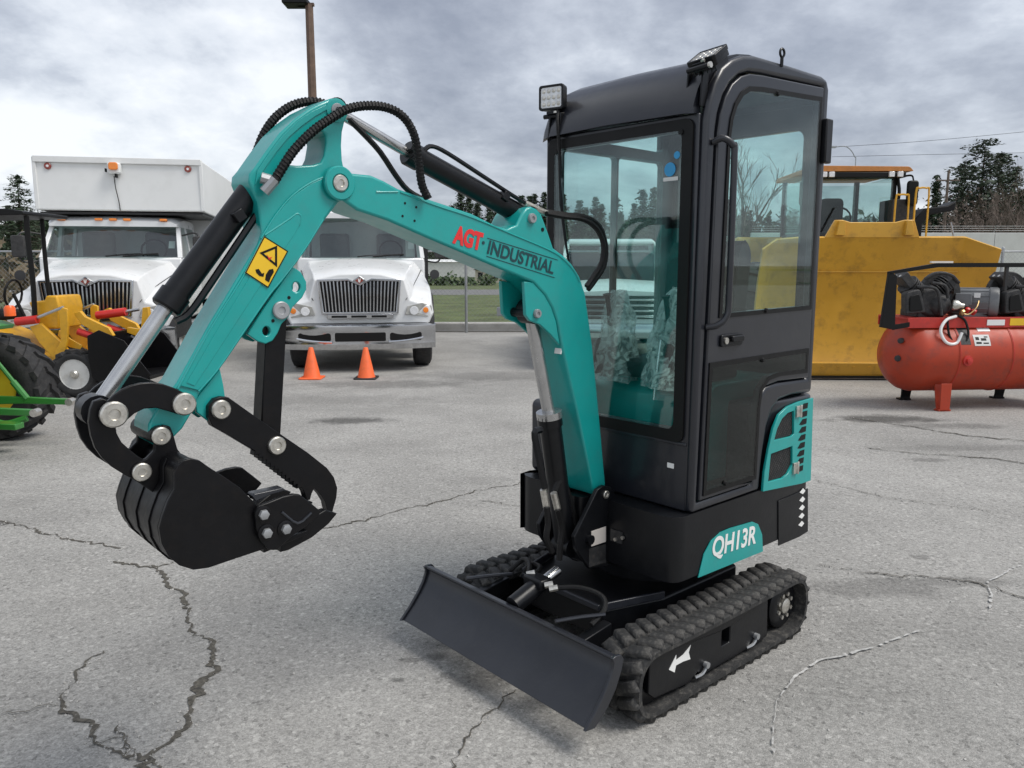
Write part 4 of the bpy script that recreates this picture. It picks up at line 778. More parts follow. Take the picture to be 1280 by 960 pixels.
# --- cylinders
def cylinder(p0, p1, p2, rb, rr, nm, rodm='steel'):
    """barrel from p0 to p1, rod from p1 to p2"""
    p0, p1, p2 = Vector(p0), Vector(p1), Vector(p2); d = (p1 - p0).normalized(); mb = MB()
    mb.lathe(p0, d, [(0, rb * .75), (.006, rb), ((p1 - p0).length - .05, rb), ((p1 - p0).length - .05, rb * 1.14), ((p1 - p0).length - .006, rb * 1.14), ((p1 - p0).length, rb * 1.0)], 24); c = obj(nm, mb, 'satin_black', EX)
    mb = MB(); mb.cyl(p1, p2, rr, n=18); obj('rod', mb, rodm, c)
    mb = MB(); mb.cyl(p0 - Vector((0, .045, 0)) - d * .02, p0 + Vector((0, .045, 0)) - d * .02, rb * .95, n=16); obj('barrel_eye', mb, 'satin_black', c)
    mb = MB(); mb.cyl(p2 - Vector((0, .03, 0)) + d * .01, p2 + Vector((0, .03, 0)) + d * .01, rr * 1.9, n=16); obj('rod_eye', mb, 'satin_black', c)
    return c
bc0, bc1, bc2 = [(1.7652, 0.0, 1.7718), (2.0334, 0.0, 1.4337), (2.2152, 0.0, 1.1906)]
bcyl = cylinder(bc0, bc1, bc2, .036, .0215, 'bucket_cylinder', 'rod_steel')
ln = [(1.7349, 0.03, 1.7451), (1.7678, 0.03, 1.7036), (1.9215, 0.03, 1.4961), (1.9818, 0.03, 1.4202), (2.0186, 0.03, 1.4004)]
bead('oil_pipe', bcyl, ln, .010, 'satin_black')
mb = MB(); q = (1.8356, 0.03, 1.6833); mb.box(q, (.03, .05, .03), (0, R(35), 0)); obj('pipe_clamp', mb, 'satin_black', bcyl, bevel=.002)
ac0, ac1, ac2 = [(0.753, 0.0, 1.7337), (1.2496, 0.0, 1.9111), (1.5006, 0.0, 2.007)]
acyl = cylinder(ac0, ac1, ac2, .036, .0165, 'arm_cylinder', 'rod_steel')
ln = [(1.2081, 0.03, 1.8967), (1.1949, 0.03, 1.923), (1.166, 0.03, 1.9334), (1.1041, 0.03, 1.9161), (0.967, 0.03, 1.8589), (0.8191, 0.03, 1.7971), (0.7328, 0.03, 1.7648)]
bead('oil_pipe', acyl, ln, .008, 'satin_black')
for a in [(1.2444, 0.02, 1.9195), (1.2357, 0.02, 1.8927), (0.8561, 0.02, 1.7901)]: mb = MB(); mb.box(a, (.028, .05, .03), (0, R(-30), 0)); obj('pipe_clamp', mb, 'satin_black', acyl, bevel=.002)
mb = MB(); q, q2 = [(0.7606, 0.03, 1.772), (0.6468, 0.03, 1.7397)]; mb.cyl(q, q2, .013, n=8); obj('fitting', mb, 'zinc', acyl)
oc0, oc1, oc2 = [(0.4993, 0.0, 0.417), (0.5974, 0.0, 0.9668), (0.6989, 0.0, 1.3665)]
ocyl = cylinder(oc0, oc1, oc2, .044, .0255, 'boom_cylinder', 'rod_steel')
mb = MB(); q, q2 = [(0.5975, 0.0, 0.9764), (0.5928, 0.0, 0.95)]; mb.cyl(q, q2, .052, n=20); obj('gland', mb, 'rod_steel', ocyl)
ln = [(0.6838, 0.045, 0.9213), (0.7177, 0.045, 0.9136), (0.7003, 0.045, 0.8354), (0.6603, 0.045, 0.6842)]
bead('oil_pipe', ocyl, ln, .014, 'satin_black')
mb = MB(); a = [(0.6738, 0.05, 0.6814), (0.6557, 0.05, 0.6063), (0.6166, 0.05, 0.6572), (0.5933, 0.05, 0.5833)]
for i in (0, 2): mb = MB(); mb.cyl(a[i], a[i + 1], .014, n=8); obj('fitting', mb, 'zinc', ocyl)
for ln in [[(0.6655, 0.06, 0.6107), (0.6561, 0.06, 0.5402), (0.6643, 0.06, 0.4862), (0.6327, 0.06, 0.4189)], [(0.6033, 0.06, 0.5878), (0.5797, 0.06, 0.5062), (0.5879, 0.06, 0.4413), (0.5916, 0.06, 0.3749)], [(0.5967, 0.03, 0.6488), (0.5612, 0.03, 0.695), (0.5239, 0.03, 0.6479), (0.4849, 0.03, 0.5452), (0.4641, 0.03, 0.4444)]]: bead('hose', ocyl, ln, .013, 'hose')
# --- boom hoses
HOS = [[(1.7539, 0.1, 1.7781), (1.7313, 0.1, 1.8119), (1.6908, 0.1, 1.8669), (1.63, 0.1, 1.925), (1.5706, 0.1, 1.9668), (1.5177, 0.1, 1.9976), (1.4503, 0.1, 2.0152), (1.3808, 0.1, 2.0171), (1.3239, 0.1, 1.996), (1.2866, 0.1, 1.9455), (1.2731, 0.1, 1.8744), (1.2624, 0.1, 1.8019), (1.2386, 0.1, 1.7589)], [(1.7182, -0.09, 1.873), (1.6906, -0.09, 1.9325), (1.6507, -0.09, 1.985), (1.5979, -0.09, 2.0237), (1.5447, -0.09, 2.0422), (1.4962, -0.09, 2.0438), (1.4359, -0.09, 2.0251), (1.3937, -0.09, 2.0058)], [(1.4667, 0.02, 1.9828), (1.418, 0.02, 1.9459), (1.3622, 0.02, 1.8987), (1.3048, 0.02, 1.8299), (1.2599, 0.02, 1.7879), (1.1975, 0.02, 1.7608)], [(0.6661, 0.05, 1.7379), (0.5733, 0.05, 1.7299), (0.4719, 0.05, 1.7248), (0.3933, 0.05, 1.6937), (0.3494, 0.05, 1.6322), (0.357, 0.05, 1.5595), (0.403, 0.05, 1.506), (0.4439, 0.05, 1.4656)], [(0.6497, 0.02, 1.7488), (0.5431, 0.02, 1.7415), (0.4312, 0.02, 1.7368), (0.3417, 0.02, 1.7026), (0.3011, 0.02, 1.624), (0.3088, 0.02, 1.5468), (0.3603, 0.02, 1.4892), (0.4021, 0.02, 1.4515)]]
for i, h in enumerate(HOS): o = bead('hose', EX, h, (.0125 if i == 0 else .0125 if i == 1 else .009 if i == 2 else .0105), 'hose')
# spiral guard on the two large hoses
for h in HOS[:2]:
    P = [Vector(p) for p in h]; o = []; q = [P[0] * 2 - P[1]] + P + [P[-1] * 2 - P[-2]]
    for i in range(1, len(q) - 2):
        for j in range(64):
            t = j / 64; a, b, c, d = q[i - 1:i + 3]; o.append(.5 * ((2 * b) + (c - a) * t + (2 * a - 5 * b + 4 * c - d) * t * t + (3 * b - a - 3 * c + d) * t ** 3))
    s_ = 0; sp_ = []
    for i, p in enumerate(o):
        if i: s_ += (p - o[i - 1]).length
        dd = (o[min(i + 1, len(o) - 1)] - o[max(0, i - 1)]).normalized(); x = dd.cross(Vector((0, 1, 0))).normalized(); y = Vector((0, 1, 0)); an = s_ / .0115 * 2 * math.pi
        sp_.append(p + (x * math.cos(an) + y * math.sin(an)) * .0122)
    mb = MB(); mb.tube(sp_, .0024, 4, 1); obj('hose_guard', mb, 'hose', EX)
for a, b in [((1.7785, 0.085, 1.7476), (1.7513, 0.1, 1.7826)), ((1.7836, 0.08, 1.7861), (1.7562, 0.09, 1.7787))]: mb = MB(); mb.cyl(a, b, .015, n=8); obj('fitting', mb, 'galvanised', EX)

# the upper structure sits on the slew ring, forward and left of the frame origin
for o in EX.children:
    if o not in UNDER: o.scale = [v * .95 for v in o.scale]; o.location = [l * .95 + d for l, d in zip(o.location, (0.1367, 0.1094, 0.0775))]
# ------------------------------------------------------------------ vehicles
def wheel(par, c, Rr, wd, rim_r, rimm='wheel_white', tm='tyre', lugs=0, ax=(1, 0, 0), name='wheel'):
    c = Vector(c); a = Vector(ax).normalized(); mb = MB(); h = wd / 2
    mb.lathe(c, a, [(-h * .9, rim_r * .98), (-h, rim_r * 1.15), (-h, Rr * .86), (-h * .82, Rr * .965), (-h * .5, Rr), (h * .5, Rr), (h * .82, Rr * .965), (h, Rr * .86), (h, rim_r * 1.15), (h * .9, rim_r * .98)], 36, False); w_ = obj(name, mb, tm, par)
    for s in (-1, 1):
        mb = MB(); mb.lathe(c + a * s * h * .55, a * s, [(.002, .01), (0, rim_r * .5), (-.02, rim_r * .62), (-.01, rim_r * .85), (h * .33, rim_r * .96), (h * .36, rim_r * 1.0), (h * .28, rim_r * 1.02)], 28); rm = obj('rim', mb, rimm, w_)
        mb = MB(); mb.lathe(c + a * s * h * .55, a * s, [(-.01, rim_r * .30), (.05, rim_r * .28), (.07, rim_r * .18), (.07, .005)], 18); obj('hub', mb, 'zinc' if rimm != 'tractor_yellow' else 'tractor_yellow', rm)
        for k in range(8):
            an = 2 * math.pi * k / 8; q = a.to_track_quat('Z', 'Y').to_matrix() @ Vector((math.cos(an), math.sin(an), 0)) * rim_r * .42; p = c + a * s * h * .55 + q
            mb = MB(); mb.cyl(p, p + a * s * .025, .014, n=6); obj('lug_nut', mb, 'zinc', rm)
    if lugs:
        q = a.to_track_quat('Z', 'Y').to_matrix()
        for k in range(lugs):
            for s in (-1, 1):
                an = 2 * math.pi * (k + (.5 if s > 0 else 0)) / lugs; u = Vector((math.cos(an), math.sin(an), 0)); t = Vector((-math.sin(an), math.cos(an), 0)); mb = MB(); rings = []
                for f, rr_, hw in ((.02, Rr * .995, .032), (.55, Rr * .99, .036), (.98, Rr * .93, .045)):
                    cc = u * rr_ + t * (-.11 * f) * 1 + Vector((0, 0, s * h * f)); hgt = Rr * .055
                    rings.append([c + q @ (cc + t * hw - u * .02), c + q @ (cc + t * hw * .7 + u * hgt), c + q @ (cc - t * hw * .7 + u * hgt), c + q @ (cc - t * hw - u * .02)])
                mb.loft(rings); obj('tread_lug', mb, tm, w_)
    return w_
def truck_front(root, hw=1.08, cabtop=2.40):
    """conventional truck, nose at local y=0 facing -Y"""
    st = [(.02, [(.98, .70), (1.03, .82), (.99, .95), (.72, 1.03), (.64, 1.33), (.30, 1.41), (0, 1.42)]), (.10, [(1.03, .70), (1.07, .85), (1.04, 1.00), (.76, 1.10), (.66, 1.38), (.30, 1.45), (0, 1.46)]),
          (.40, [(1.06, .72), (1.08, .95), (1.05, 1.13), (.80, 1.23), (.70, 1.45), (.30, 1.52), (0, 1.53)]), (.85, [(1.06, .74), (1.08, .98), (1.06, 1.20), (.88, 1.35), (.77, 1.53), (.33, 1.59), (0, 1.60)]), (1.30, [(1.02, .76), (1.05, 1.0), (1.04, 1.28), (.96, 1.46), (.84, 1.61), (.36, 1.66), (0, 1.67)])]
    rings = [[(x, y, z) for x, z in p] + [(-x, y, z) for x, z in p[-2::-1]] for y, p in st]
    mb = MB(); mb.loft(rings); hood = obj('hood', mb, 'white_paint', root, smooth=24, bevel=.014)
    for s in (1, -1):
        mb = MB(); mb.prism(circ(.62, .52, .60, 14, 0, 180) + [(.08, .52), (.08, .52)], s * (hw - .33), s * (hw - .005), 'x'); obj('wheel_arch', mb, 'dark_trim', root)
        mb = MB(); mb.loft([[(s * .64, -.012, .83), (s * .98, .01, .79), (s * 1.05, .06, .86), (s * 1.04, .06, .95), (s * .90, .0, 1.0), (s * .68, -.01, .95)], [(s * .64, .10, .83), (s * .98, .14, .79), (s * 1.03, .2, .86), (s * 1.02, .2, .95), (s * .90, .12, 1.0), (s * .68, .10, .95)]]); hl = obj('headlight', mb, 'headlight', root, bevel=.008)
        mb = MB(); mb.lathe((s * .78, .0, .885), (0, -1, 0), [(0, .066), (.016, .062), (.018, .045), (.012, .002)], 18); obj('bulb_lens', mb, 'lens_white', hl)
        mb = MB(); mb.prism([(s * .70 + .0, .62), (s * .78, .62), (s * .78, .70), (s * .70, .70)], .0, .02) if False else mb.lathe((s * .95, .016, .89), (s * .1, -1, 0), [(0, .042), (.012, .038), (.014, .002)], 14); obj('turn_signal', mb, 'amber', hl)
        mb = MB(); mb.tube([(s * .66, -.006, 1.04), (s * .71, .08, 1.115), (s * .79, .4, 1.245), (s * .875, .85, 1.365), (s * .95, 1.28, 1.475)], .006, 5, 3); obj('hood_seam', mb, 'dark_trim', hood)
        mb = MB(); mb.box((s * 1.04, 1.22, 1.20), (.03, .05, .10)); obj('hood_latch', mb, 'decal_black', hood, bevel=.006)
    # grille
    go = [(-.56, 1.31), (-.16, 1.325), (0, 1.25), (.16, 1.325), (.56, 1.31), (.515, .87), (-.515, .87)]
    mb = MB(); mb.prism([(x * 1.07, z + (.03 if z > 1 else -.03)) for x, z in go], -.03, .03, 'y', [go]); gs = obj('grille', mb, 'chrome', root, bevel=.006)
    mb = MB(); mb.prism(go, .012, .024); obj('grille_back', mb, 'decal_black', gs, smooth=0)
    for k in range(21):
        u = -1 + 2 * (k + .5) / 21; xt, xb = u * .55, u * .51; zt = 1.315 - (max(0, 1 - abs(xt) / .16) * .07)
        mb = MB(); mb.prism([(xt - .0095, zt), (xt + .0095, zt), (xb + .0095, .875), (xb - .0095, .875)], -.022, .010); obj('grille_bar', mb, 'chrome', gs, bevel=.003)
    mb = MB(); mb.prism([(0, 1.395), (.095, 1.325), (0, 1.255), (-.095, 1.325)], -.042, -.02); bd = obj('badge', mb, 'chrome', gs, bevel=.004)
    mb = MB(); mb.prism([(0, 1.37), (.06, 1.325), (0, 1.28), (-.06, 1.325)], -.0445, -.0425); obj('badge_mark', mb, 'marker_red', bd, smooth=0)
    mb = MB(); mb.prism([(-.02, 1.352), (-.006, 1.356), (-.003, 1.33), (.003, 1.33), (.006, 1.356), (.02, 1.352), (.014, 1.31), (0, 1.294), (-.014, 1.31)], -.0465, -.045); obj('badge_symbol', mb, 'decal_white', bd, smooth=0)
    mb = MB(); mb.prism(rrect(-.47, .47, .775, .835, .01), -.035, .01); pb = obj('air_slot_bar', mb, 'chrome', root, bevel=.004)
    for x_ in (-.3, -.02, .27): mb = MB(); mb.prism(rrect(x_ - .11, x_ + .11, .79, .822, .008), -.0375, -.0352); obj('slot', mb, 'decal_black', pb, smooth=0)
    # bumper, bowed
    def bp(x): return -.20 + .16 * (abs(x) / hw) ** 2.4
    xs = [-hw + 2 * hw * i / 24 for i in range(25)]
    mb = MB(); mb.loft([[(x, bp(x) + .02, .70), (x, bp(x) - .015, .685), (x, bp(x) - .02, .60), (x, bp(x), .52), (x, bp(x) - .005, .42), (x, bp(x) + .05, .335), (x, bp(x) + .10, .33), (x, bp(x) + .10, .70)] for x in xs]); bm = obj('bumper', mb, 'chrome', root, smooth=30)
    for s in (1, -1):
        for (x0, x1, z0, z1), nm, m_ in (((.42, .88, .46, .58), 'bumper_slot', 'decal_black'), ((.15, .36, .47, .57), 'fog_lamp', 'headlight')):
            mb = MB(); P = rrect(x0, x1, z0, z1, .03); n = len(P); mb.add([(s * x, bp(x) - .016, z) for x, z in P] + [(s * x, bp(x) + .05, z) for x, z in P], [tuple(range(n))] + [(i, (i + 1) % n, (i + 1) % n + n, i + n) for i in range(n)]); obj(nm, mb, m_, bm, smooth=0)
        mb = MB(); mb.tube([(s * x, bp(x) - .035, .45 + .05 * ((x - .4) / .5) ** 2) for x in (.40, .55, .7, .82, .9)], .018, 6, 3); obj('bumper_trim', mb, 'chrome', bm)
    mb = MB(); mb.prism(rrect(-.36, .36, .46, .585, .02), -.217, -.203); obj('licence_panel', mb, 'decal_black', bm)
    mb = MB(); mb.box((0, .25, .55), (1.6, .5, .3)); obj('underbody', mb, 'decal_black', root)
    for s in (1, -1):
        wheel(root, (s * (hw - .17), .68, .49), .49, .28, .29)
        mb = MB(); mb.box((s * .40, 3.6, .75), (.09, 5.0, .22)); obj('chassis_rail', mb, 'dark_trim', root)
        for o_ in (.15, .46): wheel(root, (s * (hw - o_ ), 4.6, .49), .49, .26, .29)
    mb = MB(); mb.cyl((-.8, .68, .49), (.8, .68, .49), .06, n=10); mb.cyl((-.8, 4.6, .49), (.8, 4.6, .49), .10, n=10); obj('axle', mb, 'dark_trim', root)
    # cab
    y0, y1 = 1.24, 2.75; ct = cabtop
    rings = []
    for y, hwz, zb, zt in ((y0, .98, .78, 1.63), (y0 + .05, .995, .74, 1.66)): rings.append([(-hwz, y, zb), (hwz, y, zb), (hwz, y, zt), (-hwz, y, zt)])
    mb = MB(); mb.prism([(y0, .72), (y0, 1.66), (y1, 1.66), (y1, .72)], -1.0, 1.0, 'x'); obj('cab_body', mb, 'white_paint', root, bevel=.03)
    zr = ct - .17
    for s in (1, -1):
        a, b = Vector((s * .97, y0 + .03, 1.655)), Vector((s * .90, y0 + .36, zr)); mb = MB(); mb.loft([[a + Vector((dx, dy, 0)) for dx, dy in ((-.035, -.02), (.035, -.02), (.035, .06), (-.035, .06))], [b + Vector((dx, dy, 0)) for dx, dy in ((-.03, -.02), (.03, -.02), (.03, .06), (-.03, .06))]]); obj('windshield_pillar', mb, 'white_paint', root, bevel=.008)
        for yy in (y0 + .78, y1 - .06): mb = MB(); mb.loft([[(s * x, yy + dy, 1.655) for x, dy in ((.945, -.05), (.995, -.05), (.995, .05), (.945, .05))], [(s * (x - .07), yy + dy, zr) for x, dy in ((.945, -.05), (.995, -.05), (.995, .05), (.945, .05))]]); obj('cab_pillar', mb, 'white_paint', root)
        mb = MB(); mb.add([(s * .985, y0 + .14, 1.66), (s * .985, y1 - .1, 1.66), (s * .915, y1 - .1, zr), (s * .915, y0 + .42, zr)], [(0, 1, 2, 3)]); obj('side_glass', mb, 'truck_glass', root, smooth=0)
        mb = MB(); mb.prism([(y0 + .12, .80), (y0 + .12, 1.60), (y0 + 1.0, 1.60), (y0 + 1.0, .80)], s * 1.001, s * 1.012, 'x'); dr = obj('door', mb, 'white_paint', root, bevel=.004)
        mb = MB(); mb.box((s * 1.02, y0 + .86, 1.42), (.025, .16, .035)); obj('door_handle', mb, 'dark_trim', dr, bevel=.005)
        mb = MB(); mb.tube([(s * 1.0, y0 + .22, 1.62), (s * 1.22, y0 + .05, 1.60), (s * 1.27, y0 + .02, 1.8), (s * 1.22, y0 + .05, 2.02), (s * .97, y0 + .28, 2.0)], .014, 6); mr = obj('mirror', mb, 'dark_trim', root)
        mb = MB(); mb.prism(rrect(s * 1.26 - .09, s * 1.26 + .09, 1.66, 1.98, .03), y0 - .02, y0 + .07); hs = obj('mirror_housing', mb, 'cast_iron', mr, bevel=.012)
        mb = MB(); mb.cyl((s * 1.06, .95, 1.28), (s * 1.14, .93, 1.38), .012, n=6); mb.lathe((s * 1.14, .90, 1.40), (0, -1, .1), [(-.05, .02), (-.02, .07), (.01, .075), (.012, .06)], 16); obj('hood_mirror', mb, 'dark_trim', root)
        mb = MB(); mb.box((s * .92, y0 + .6, .48), (.22, .8, .36)); obj('side_step', mb, 'dark_trim' if s < 0 else 'galvanised', root, bevel=.02)
    mb = MB(); W0, W1 = .94, .885; zb, ztp = 1.662, zr + .002; mb.add([(-W0, y0 + .04, zb), (-W0 * .5, y0 - .05, zb), (0, y0 - .08, zb), (W0 * .5, y0 - .05, zb), (W0, y0 + .04, zb), (W1, y0 + .38, ztp), (W1 * .5, y0 + .31, ztp), (0, y0 + .29, ztp), (-W1 * .5, y0 + .31, ztp), (-W1, y0 + .38, ztp)], [(0, 1, 8, 9), (1, 2, 7, 8), (2, 3, 6, 7), (3, 4, 5, 6)]); obj('windshield', mb, 'truck_glass', root, smooth=60)
    mb = MB(); rr_ = []
    for y, hwz, zt in ((y0 + .24, .90, ct - .10), (y0 + .34, .93, ct - .04), (y0 + .7, .94, ct), (y1 - .2, .93, ct), (y1, .92, ct - .03)): rr_.append([(-hwz, y, zr), (hwz, y, zr), (hwz, y, zt - .05), (hwz * .9, y, zt), (0, y, zt + .025), (-hwz * .9, y, zt), (-hwz, y, zt - .05)])
    mb.loft(rr_); obj('cab_roof', mb, 'white_paint', root, smooth=50)
    mb = MB(); mb.box((0, y1 - .04, (1.66 + zr) / 2), (1.8, .05, zr - 1.66)); obj('cab_back', mb, 'white_paint', root)
    for x_ in (-.72, -.2, 0, .2, .72): mb = MB(); mb.prism(rrect(x_ - .055, x_ + .055, ct - .088, ct - .05, .014), y0 + .205, y0 + .27); obj('marker_lamp', mb, 'amber', root, bevel=.01)
    mb = MB(); mb.box((0, y0 + .55, 1.58), (1.7, .5, .2)); obj('dashboard', mb, 'motor_grey', root)
    for s in (1, -1):
        mb = MB(); mb.box((s * .48, y0 + 1.15, 1.75), (.5, .14, .66)); obj('seat', mb, 'motor_grey', root, bevel=.05)
        mb = MB(); mb.tube([(s * .12 + .06, y0 - .07, 1.675), (s * .12 + .3, y0 - .035, 1.70), (s * .12 + .55, y0 + .0, 1.715)], .012, 5, 3); obj('wiper', mb, 'decal_black', root)
    mb = MB(); mb.tube([(.47 + .19 * math.cos(a), y0 + .62 + .06 * math.sin(a), 1.78 + .17 * math.sin(a)) for a in [2 * math.pi * i / 16 for i in range(17)]], .014, 6, 1); obj('steering_wheel', mb, 'decal_black', root)
    mb = MB(); mb.box((.80, y0 + .335, 1.86), (.09, .004, .13), (R(-32), 0, 0)); obj('window_sticker', mb, 'decal_white', root)
# truck A: box truck
T1 = thing('box_truck', 'white box truck with cargo box overhanging its cab', 'truck', (-5.79, 10.75, 0), R(11.5))
truck_front(T1, 1.10, 2.30)
b0y = 1.42
mb = MB(); mb.prism([(b0y, 2.36), (b0y + .02, 3.14), (b0y + 6.2, 3.14), (b0y + 6.2, .95), (b0y + 1.55, .95), (b0y + 1.55, 2.34)], -1.02, 1.32, 'x'); bx = obj('cargo_box', mb, 'box_white', T1, bevel=.02)
mb = MB(); mb.box((.15, b0y - .004, 3.10), (2.35, .03, .09)); obj('box_top_rail', mb, 'box_white', bx, bevel=.006)
for s in (1, -1):
    mb = MB(); mb.box((.15 + s * 1.165, b0y + .004, 2.75), (.05, .03, .76)); obj('box_corner_post', mb, 'box_white', bx, bevel=.006)
    mb = MB(); mb.lathe((.15 + s * .98, b0y + .01, 3.0), (0, -1, 0), [(-.01, .05), (.012, .05), (.02, .04), (.02, .002)], 16); ml = obj('marker_lamp', mb, 'marker_red', bx)
    mb = MB(); mb.lathe((.15 + s * .98, b0y - .009, 3.0), (0, -1, 0), [(0, .02), (.006, .018), (.006, .001)], 10); obj('lamp_centre', mb, 'lens_white', ml)
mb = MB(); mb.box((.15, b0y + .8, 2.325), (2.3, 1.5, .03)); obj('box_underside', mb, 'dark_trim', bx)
mb = MB(); mb.prism(rrect(-.09, .09, 2.90, 3.06, .03), b0y - .11, b0y + .01); bc_ = obj('beacon', mb, 'box_white', T1, bevel=.02)
mb = MB(); mb.prism(rrect(-.06, .07, 2.95, 3.06, .03), b0y - .15, b0y - .112); obj('beacon_lens', mb, 'amber', bc_, bevel=.012)
mb = MB(); mb.box((.02, b0y - .05, 2.875), (.03, .06, .06)); mb.box((-.12, b0y - .05, 2.95), (.02, .05, .05)); obj('beacon_bracket', mb, 'decal_black', bc_)
mb = MB(); mb.tube([(-.02, b0y - .02, 2.87), (-.01, b0y - .02, 2.7), (.02, b0y - .015, 2.5), (.03, b0y - .01, 2.36)], .007, 5); obj('beacon_cable', mb, 'dark_trim', bc_)
bc_.location.x = .10
# truck B
T2 = thing('cab_chassis_truck', 'white conventional truck with chrome grille parked behind orange cones', 'truck', (-2.21, 11.45, 0), R(9))
truck_front(T2, 1.085, 2.46)
mb = MB(); mb.box((0, 5.3, 1.02), (2.3, 4.6, .14)); mb.box((0, 3.05, 1.5), (2.3, .06, .95)); obj('flat_deck', mb, 'dark_trim', T2)
# pickup seen through the excavator cab
T3 = thing('pickup_truck', 'white pickup truck seen through the excavator cab glass', 'pickup', (1.56, 11.6, 0), R(-4))
st = [(.0, [(.86, .55), (.90, .75), (.90, 1.0), (.84, 1.14), (0, 1.18)]), (.12, [(.94, .55), (.98, .78), (.97, 1.05), (.88, 1.20), (0, 1.25)]), (1.25, [(.97, .5), (1.0, .85), (.98, 1.16), (.88, 1.28), (0, 1.33)])]
mb = MB(); mb.loft([[(x, y, z) for x, z in p] + [(-x, y, z) for x, z in p[-2::-1]] for y, p in st]); obj('hood', mb, 'white_paint', T3, smooth=50)
mb = MB(); mb.prism([(1.25, .5), (1.25, 1.27), (3.1, 1.27), (3.1, .5)], -.98, .98, 'x'); obj('cab_body', mb, 'white_paint', T3, bevel=.03)
mb = MB(); mb.prism([(3.15, .6), (3.15, 1.32), (5.3, 1.32), (5.3, .6)], -.97, .97, 'x'); obj('cargo_bed', mb, 'white_paint', T3, bevel=.03)
mb = MB(); mb.loft([[(-.76, 1.95, 1.90), (.76, 1.95, 1.90), (.70, 1.95, 1.96), (-.70, 1.95, 1.96)], [(-.78, 2.4, 1.92), (.78, 2.4, 1.92), (.72, 2.4, 2.0), (-.72, 2.4, 2.0)], [(-.76, 3.05, 1.90), (.76, 3.05, 1.90), (.70, 3.05, 1.97), (-.70, 3.05, 1.97)]]); obj('cab_roof', mb, 'white_paint', T3, bevel=.02)
for s in (1, -1):
    for (ya, xa, yb, xb) in ((1.28, .92, 1.93, .74), (2.35, .95, 2.38, .77), (3.05, .95, 3.0, .74)):
        mb = MB(); mb.loft([[(s * (xa + dx), ya + dy, 1.265) for dx, dy in ((-.03, -.03), (.03, -.03), (.03, .04), (-.03, .04))], [(s * (xb + dx), yb + dy, 1.905) for dx, dy in ((-.03, -.03), (.03, -.03), (.03, .04), (-.03, .04))]]); obj('cab_pillar', mb, 'white_paint', T3)
    mb = MB(); mb.add([(s * .95, 1.35, 1.27), (s * .95, 3.05, 1.27), (s * .77, 3.0, 1.90), (s * .77, 2.0, 1.90)], [(0, 1, 2, 3)]); obj('side_glass', mb, 'truck_glass', T3, smooth=0)
    mb = MB(); mb.prism(rrect(s * .76 - .13, s * .76 + .13, .84, 1.06, .03), -.012, .1); obj('headlight', mb, 'headlight', T3, bevel=.01)
    mb = MB(); mb.prism(rrect(s * 1.16 - .1, s * 1.16 + .1, 1.26, 1.50, .04), 1.38, 1.5); mb.cyl((s * .96, 1.46, 1.33), (s * 1.1, 1.44, 1.35), .02, n=6); obj('mirror', mb, 'decal_black', T3, bevel=.02)
    wheel(T3, (s * .86, .85, .39), .39, .27, .23, 'chrome'); wheel(T3, (s * .86, 4.4, .39), .39, .27, .23, 'chrome')
mb = MB(); mb.add([(-.9, 1.3, 1.28), (.9, 1.3, 1.28), (.73, 1.97, 1.90), (-.73, 1.97, 1.90)], [(0, 1, 2, 3)]); obj('windshield', mb, 'truck_glass', T3, smooth=0)
mb = MB(); mb.prism(rrect(-.60, .60, .76, 1.10, .05), -.035, .02); gg = obj('grille', mb, 'decal_black', T3, bevel=.01)
for z_ in (.80, .88, .96, 1.04): mb = MB(); mb.box((0, -.042, z_), (1.14, .02, .03)); obj('grille_bar', mb, 'chrome', gg, bevel=.005)
mb = MB(); mb.prism([(-.16, .48), (-.18, .58), (-.14, .70), (.02, .70), (.02, .48)], -.98, .98, 'x'); obj('bumper', mb, 'chrome', T3, bevel=.02)
mb = MB(); mb.box((0, 2.2, 1.4), (1.5, .15, .7)); obj('seat', mb, 'seat_black', T3, bevel=.05)
# ------------------------------------------------------------------ traffic cones
def cone(loc, label, basem):
    c = thing('traffic_cone', label, 'cone', loc, 0, 'orange traffic cones')
    mb = MB(); mb.lathe((0, 0, .02), (0, 0, 1), [(0, .125), (.02, .115), (.40, .032), (.41, .026), (.41, .002)], 24); obj('cone_body', mb, 'cone_orange', c)
    mb = MB(); mb.prism(rpoly([(-.155, -.155), (.155, -.155), (.155, .155), (-.155, .155)], [.04] * 4), .0, .022, 'z'); obj('base', mb, basem, c, bevel=.006)
cone((-2.76, 10.709, 0.0), 'orange traffic cone on an orange base, before the truck', 'cone_orange')
cone((-2.009, 10.709, 0.0), 'orange traffic cone on a black base, before the truck', 'dark_trim')
# ------------------------------------------------------------------ big yellow dozer
DZ = thing('wheel_dozer', 'large yellow dozer with wide curved blade behind the red compressor', 'dozer', (4.73, 10.6, 0), R(-2))
DWH = 1.50
prof = [(.10, .04), (.02, .04), (-.06, .20), (-.015, .30), (.05, .55), (.07, .85), (.05, 1.15), (-.02, 1.45), (-.10, 1.70), (-.16, 1.90), (-.12, 1.92), (-.05, 1.72), (.05, 1.46), (.12, 1.15), (.14, .85), (.12, .5)]
mb = MB(); xs = [-DWH, -DWH + .25, -.9, 0, .9, DWH - .32, DWH - .29, DWH]
rings = []
for x in xs:
    f = max(0, (abs(x) - (DWH - .3)) / .3); rings.append([(x, y - .30 * f, z * (1 - .085 * f) if z > 1 else z) for y, z in prof])
mb.loft(rings); dbl = obj('dozer_blade', mb, 'cat_yellow', DZ, smooth=45)
mb = MB(); mb.prism([(-.62, 1.90), (.60, 1.90), (.52, 2.13), (.40, 2.13), (.28, 2.10), (-.30, 2.10), (-.40, 2.13), (-.50, 2.13)], -.17, -.12); obj('blade_rock_guard', mb, 'cat_yellow', dbl, bevel=.008)
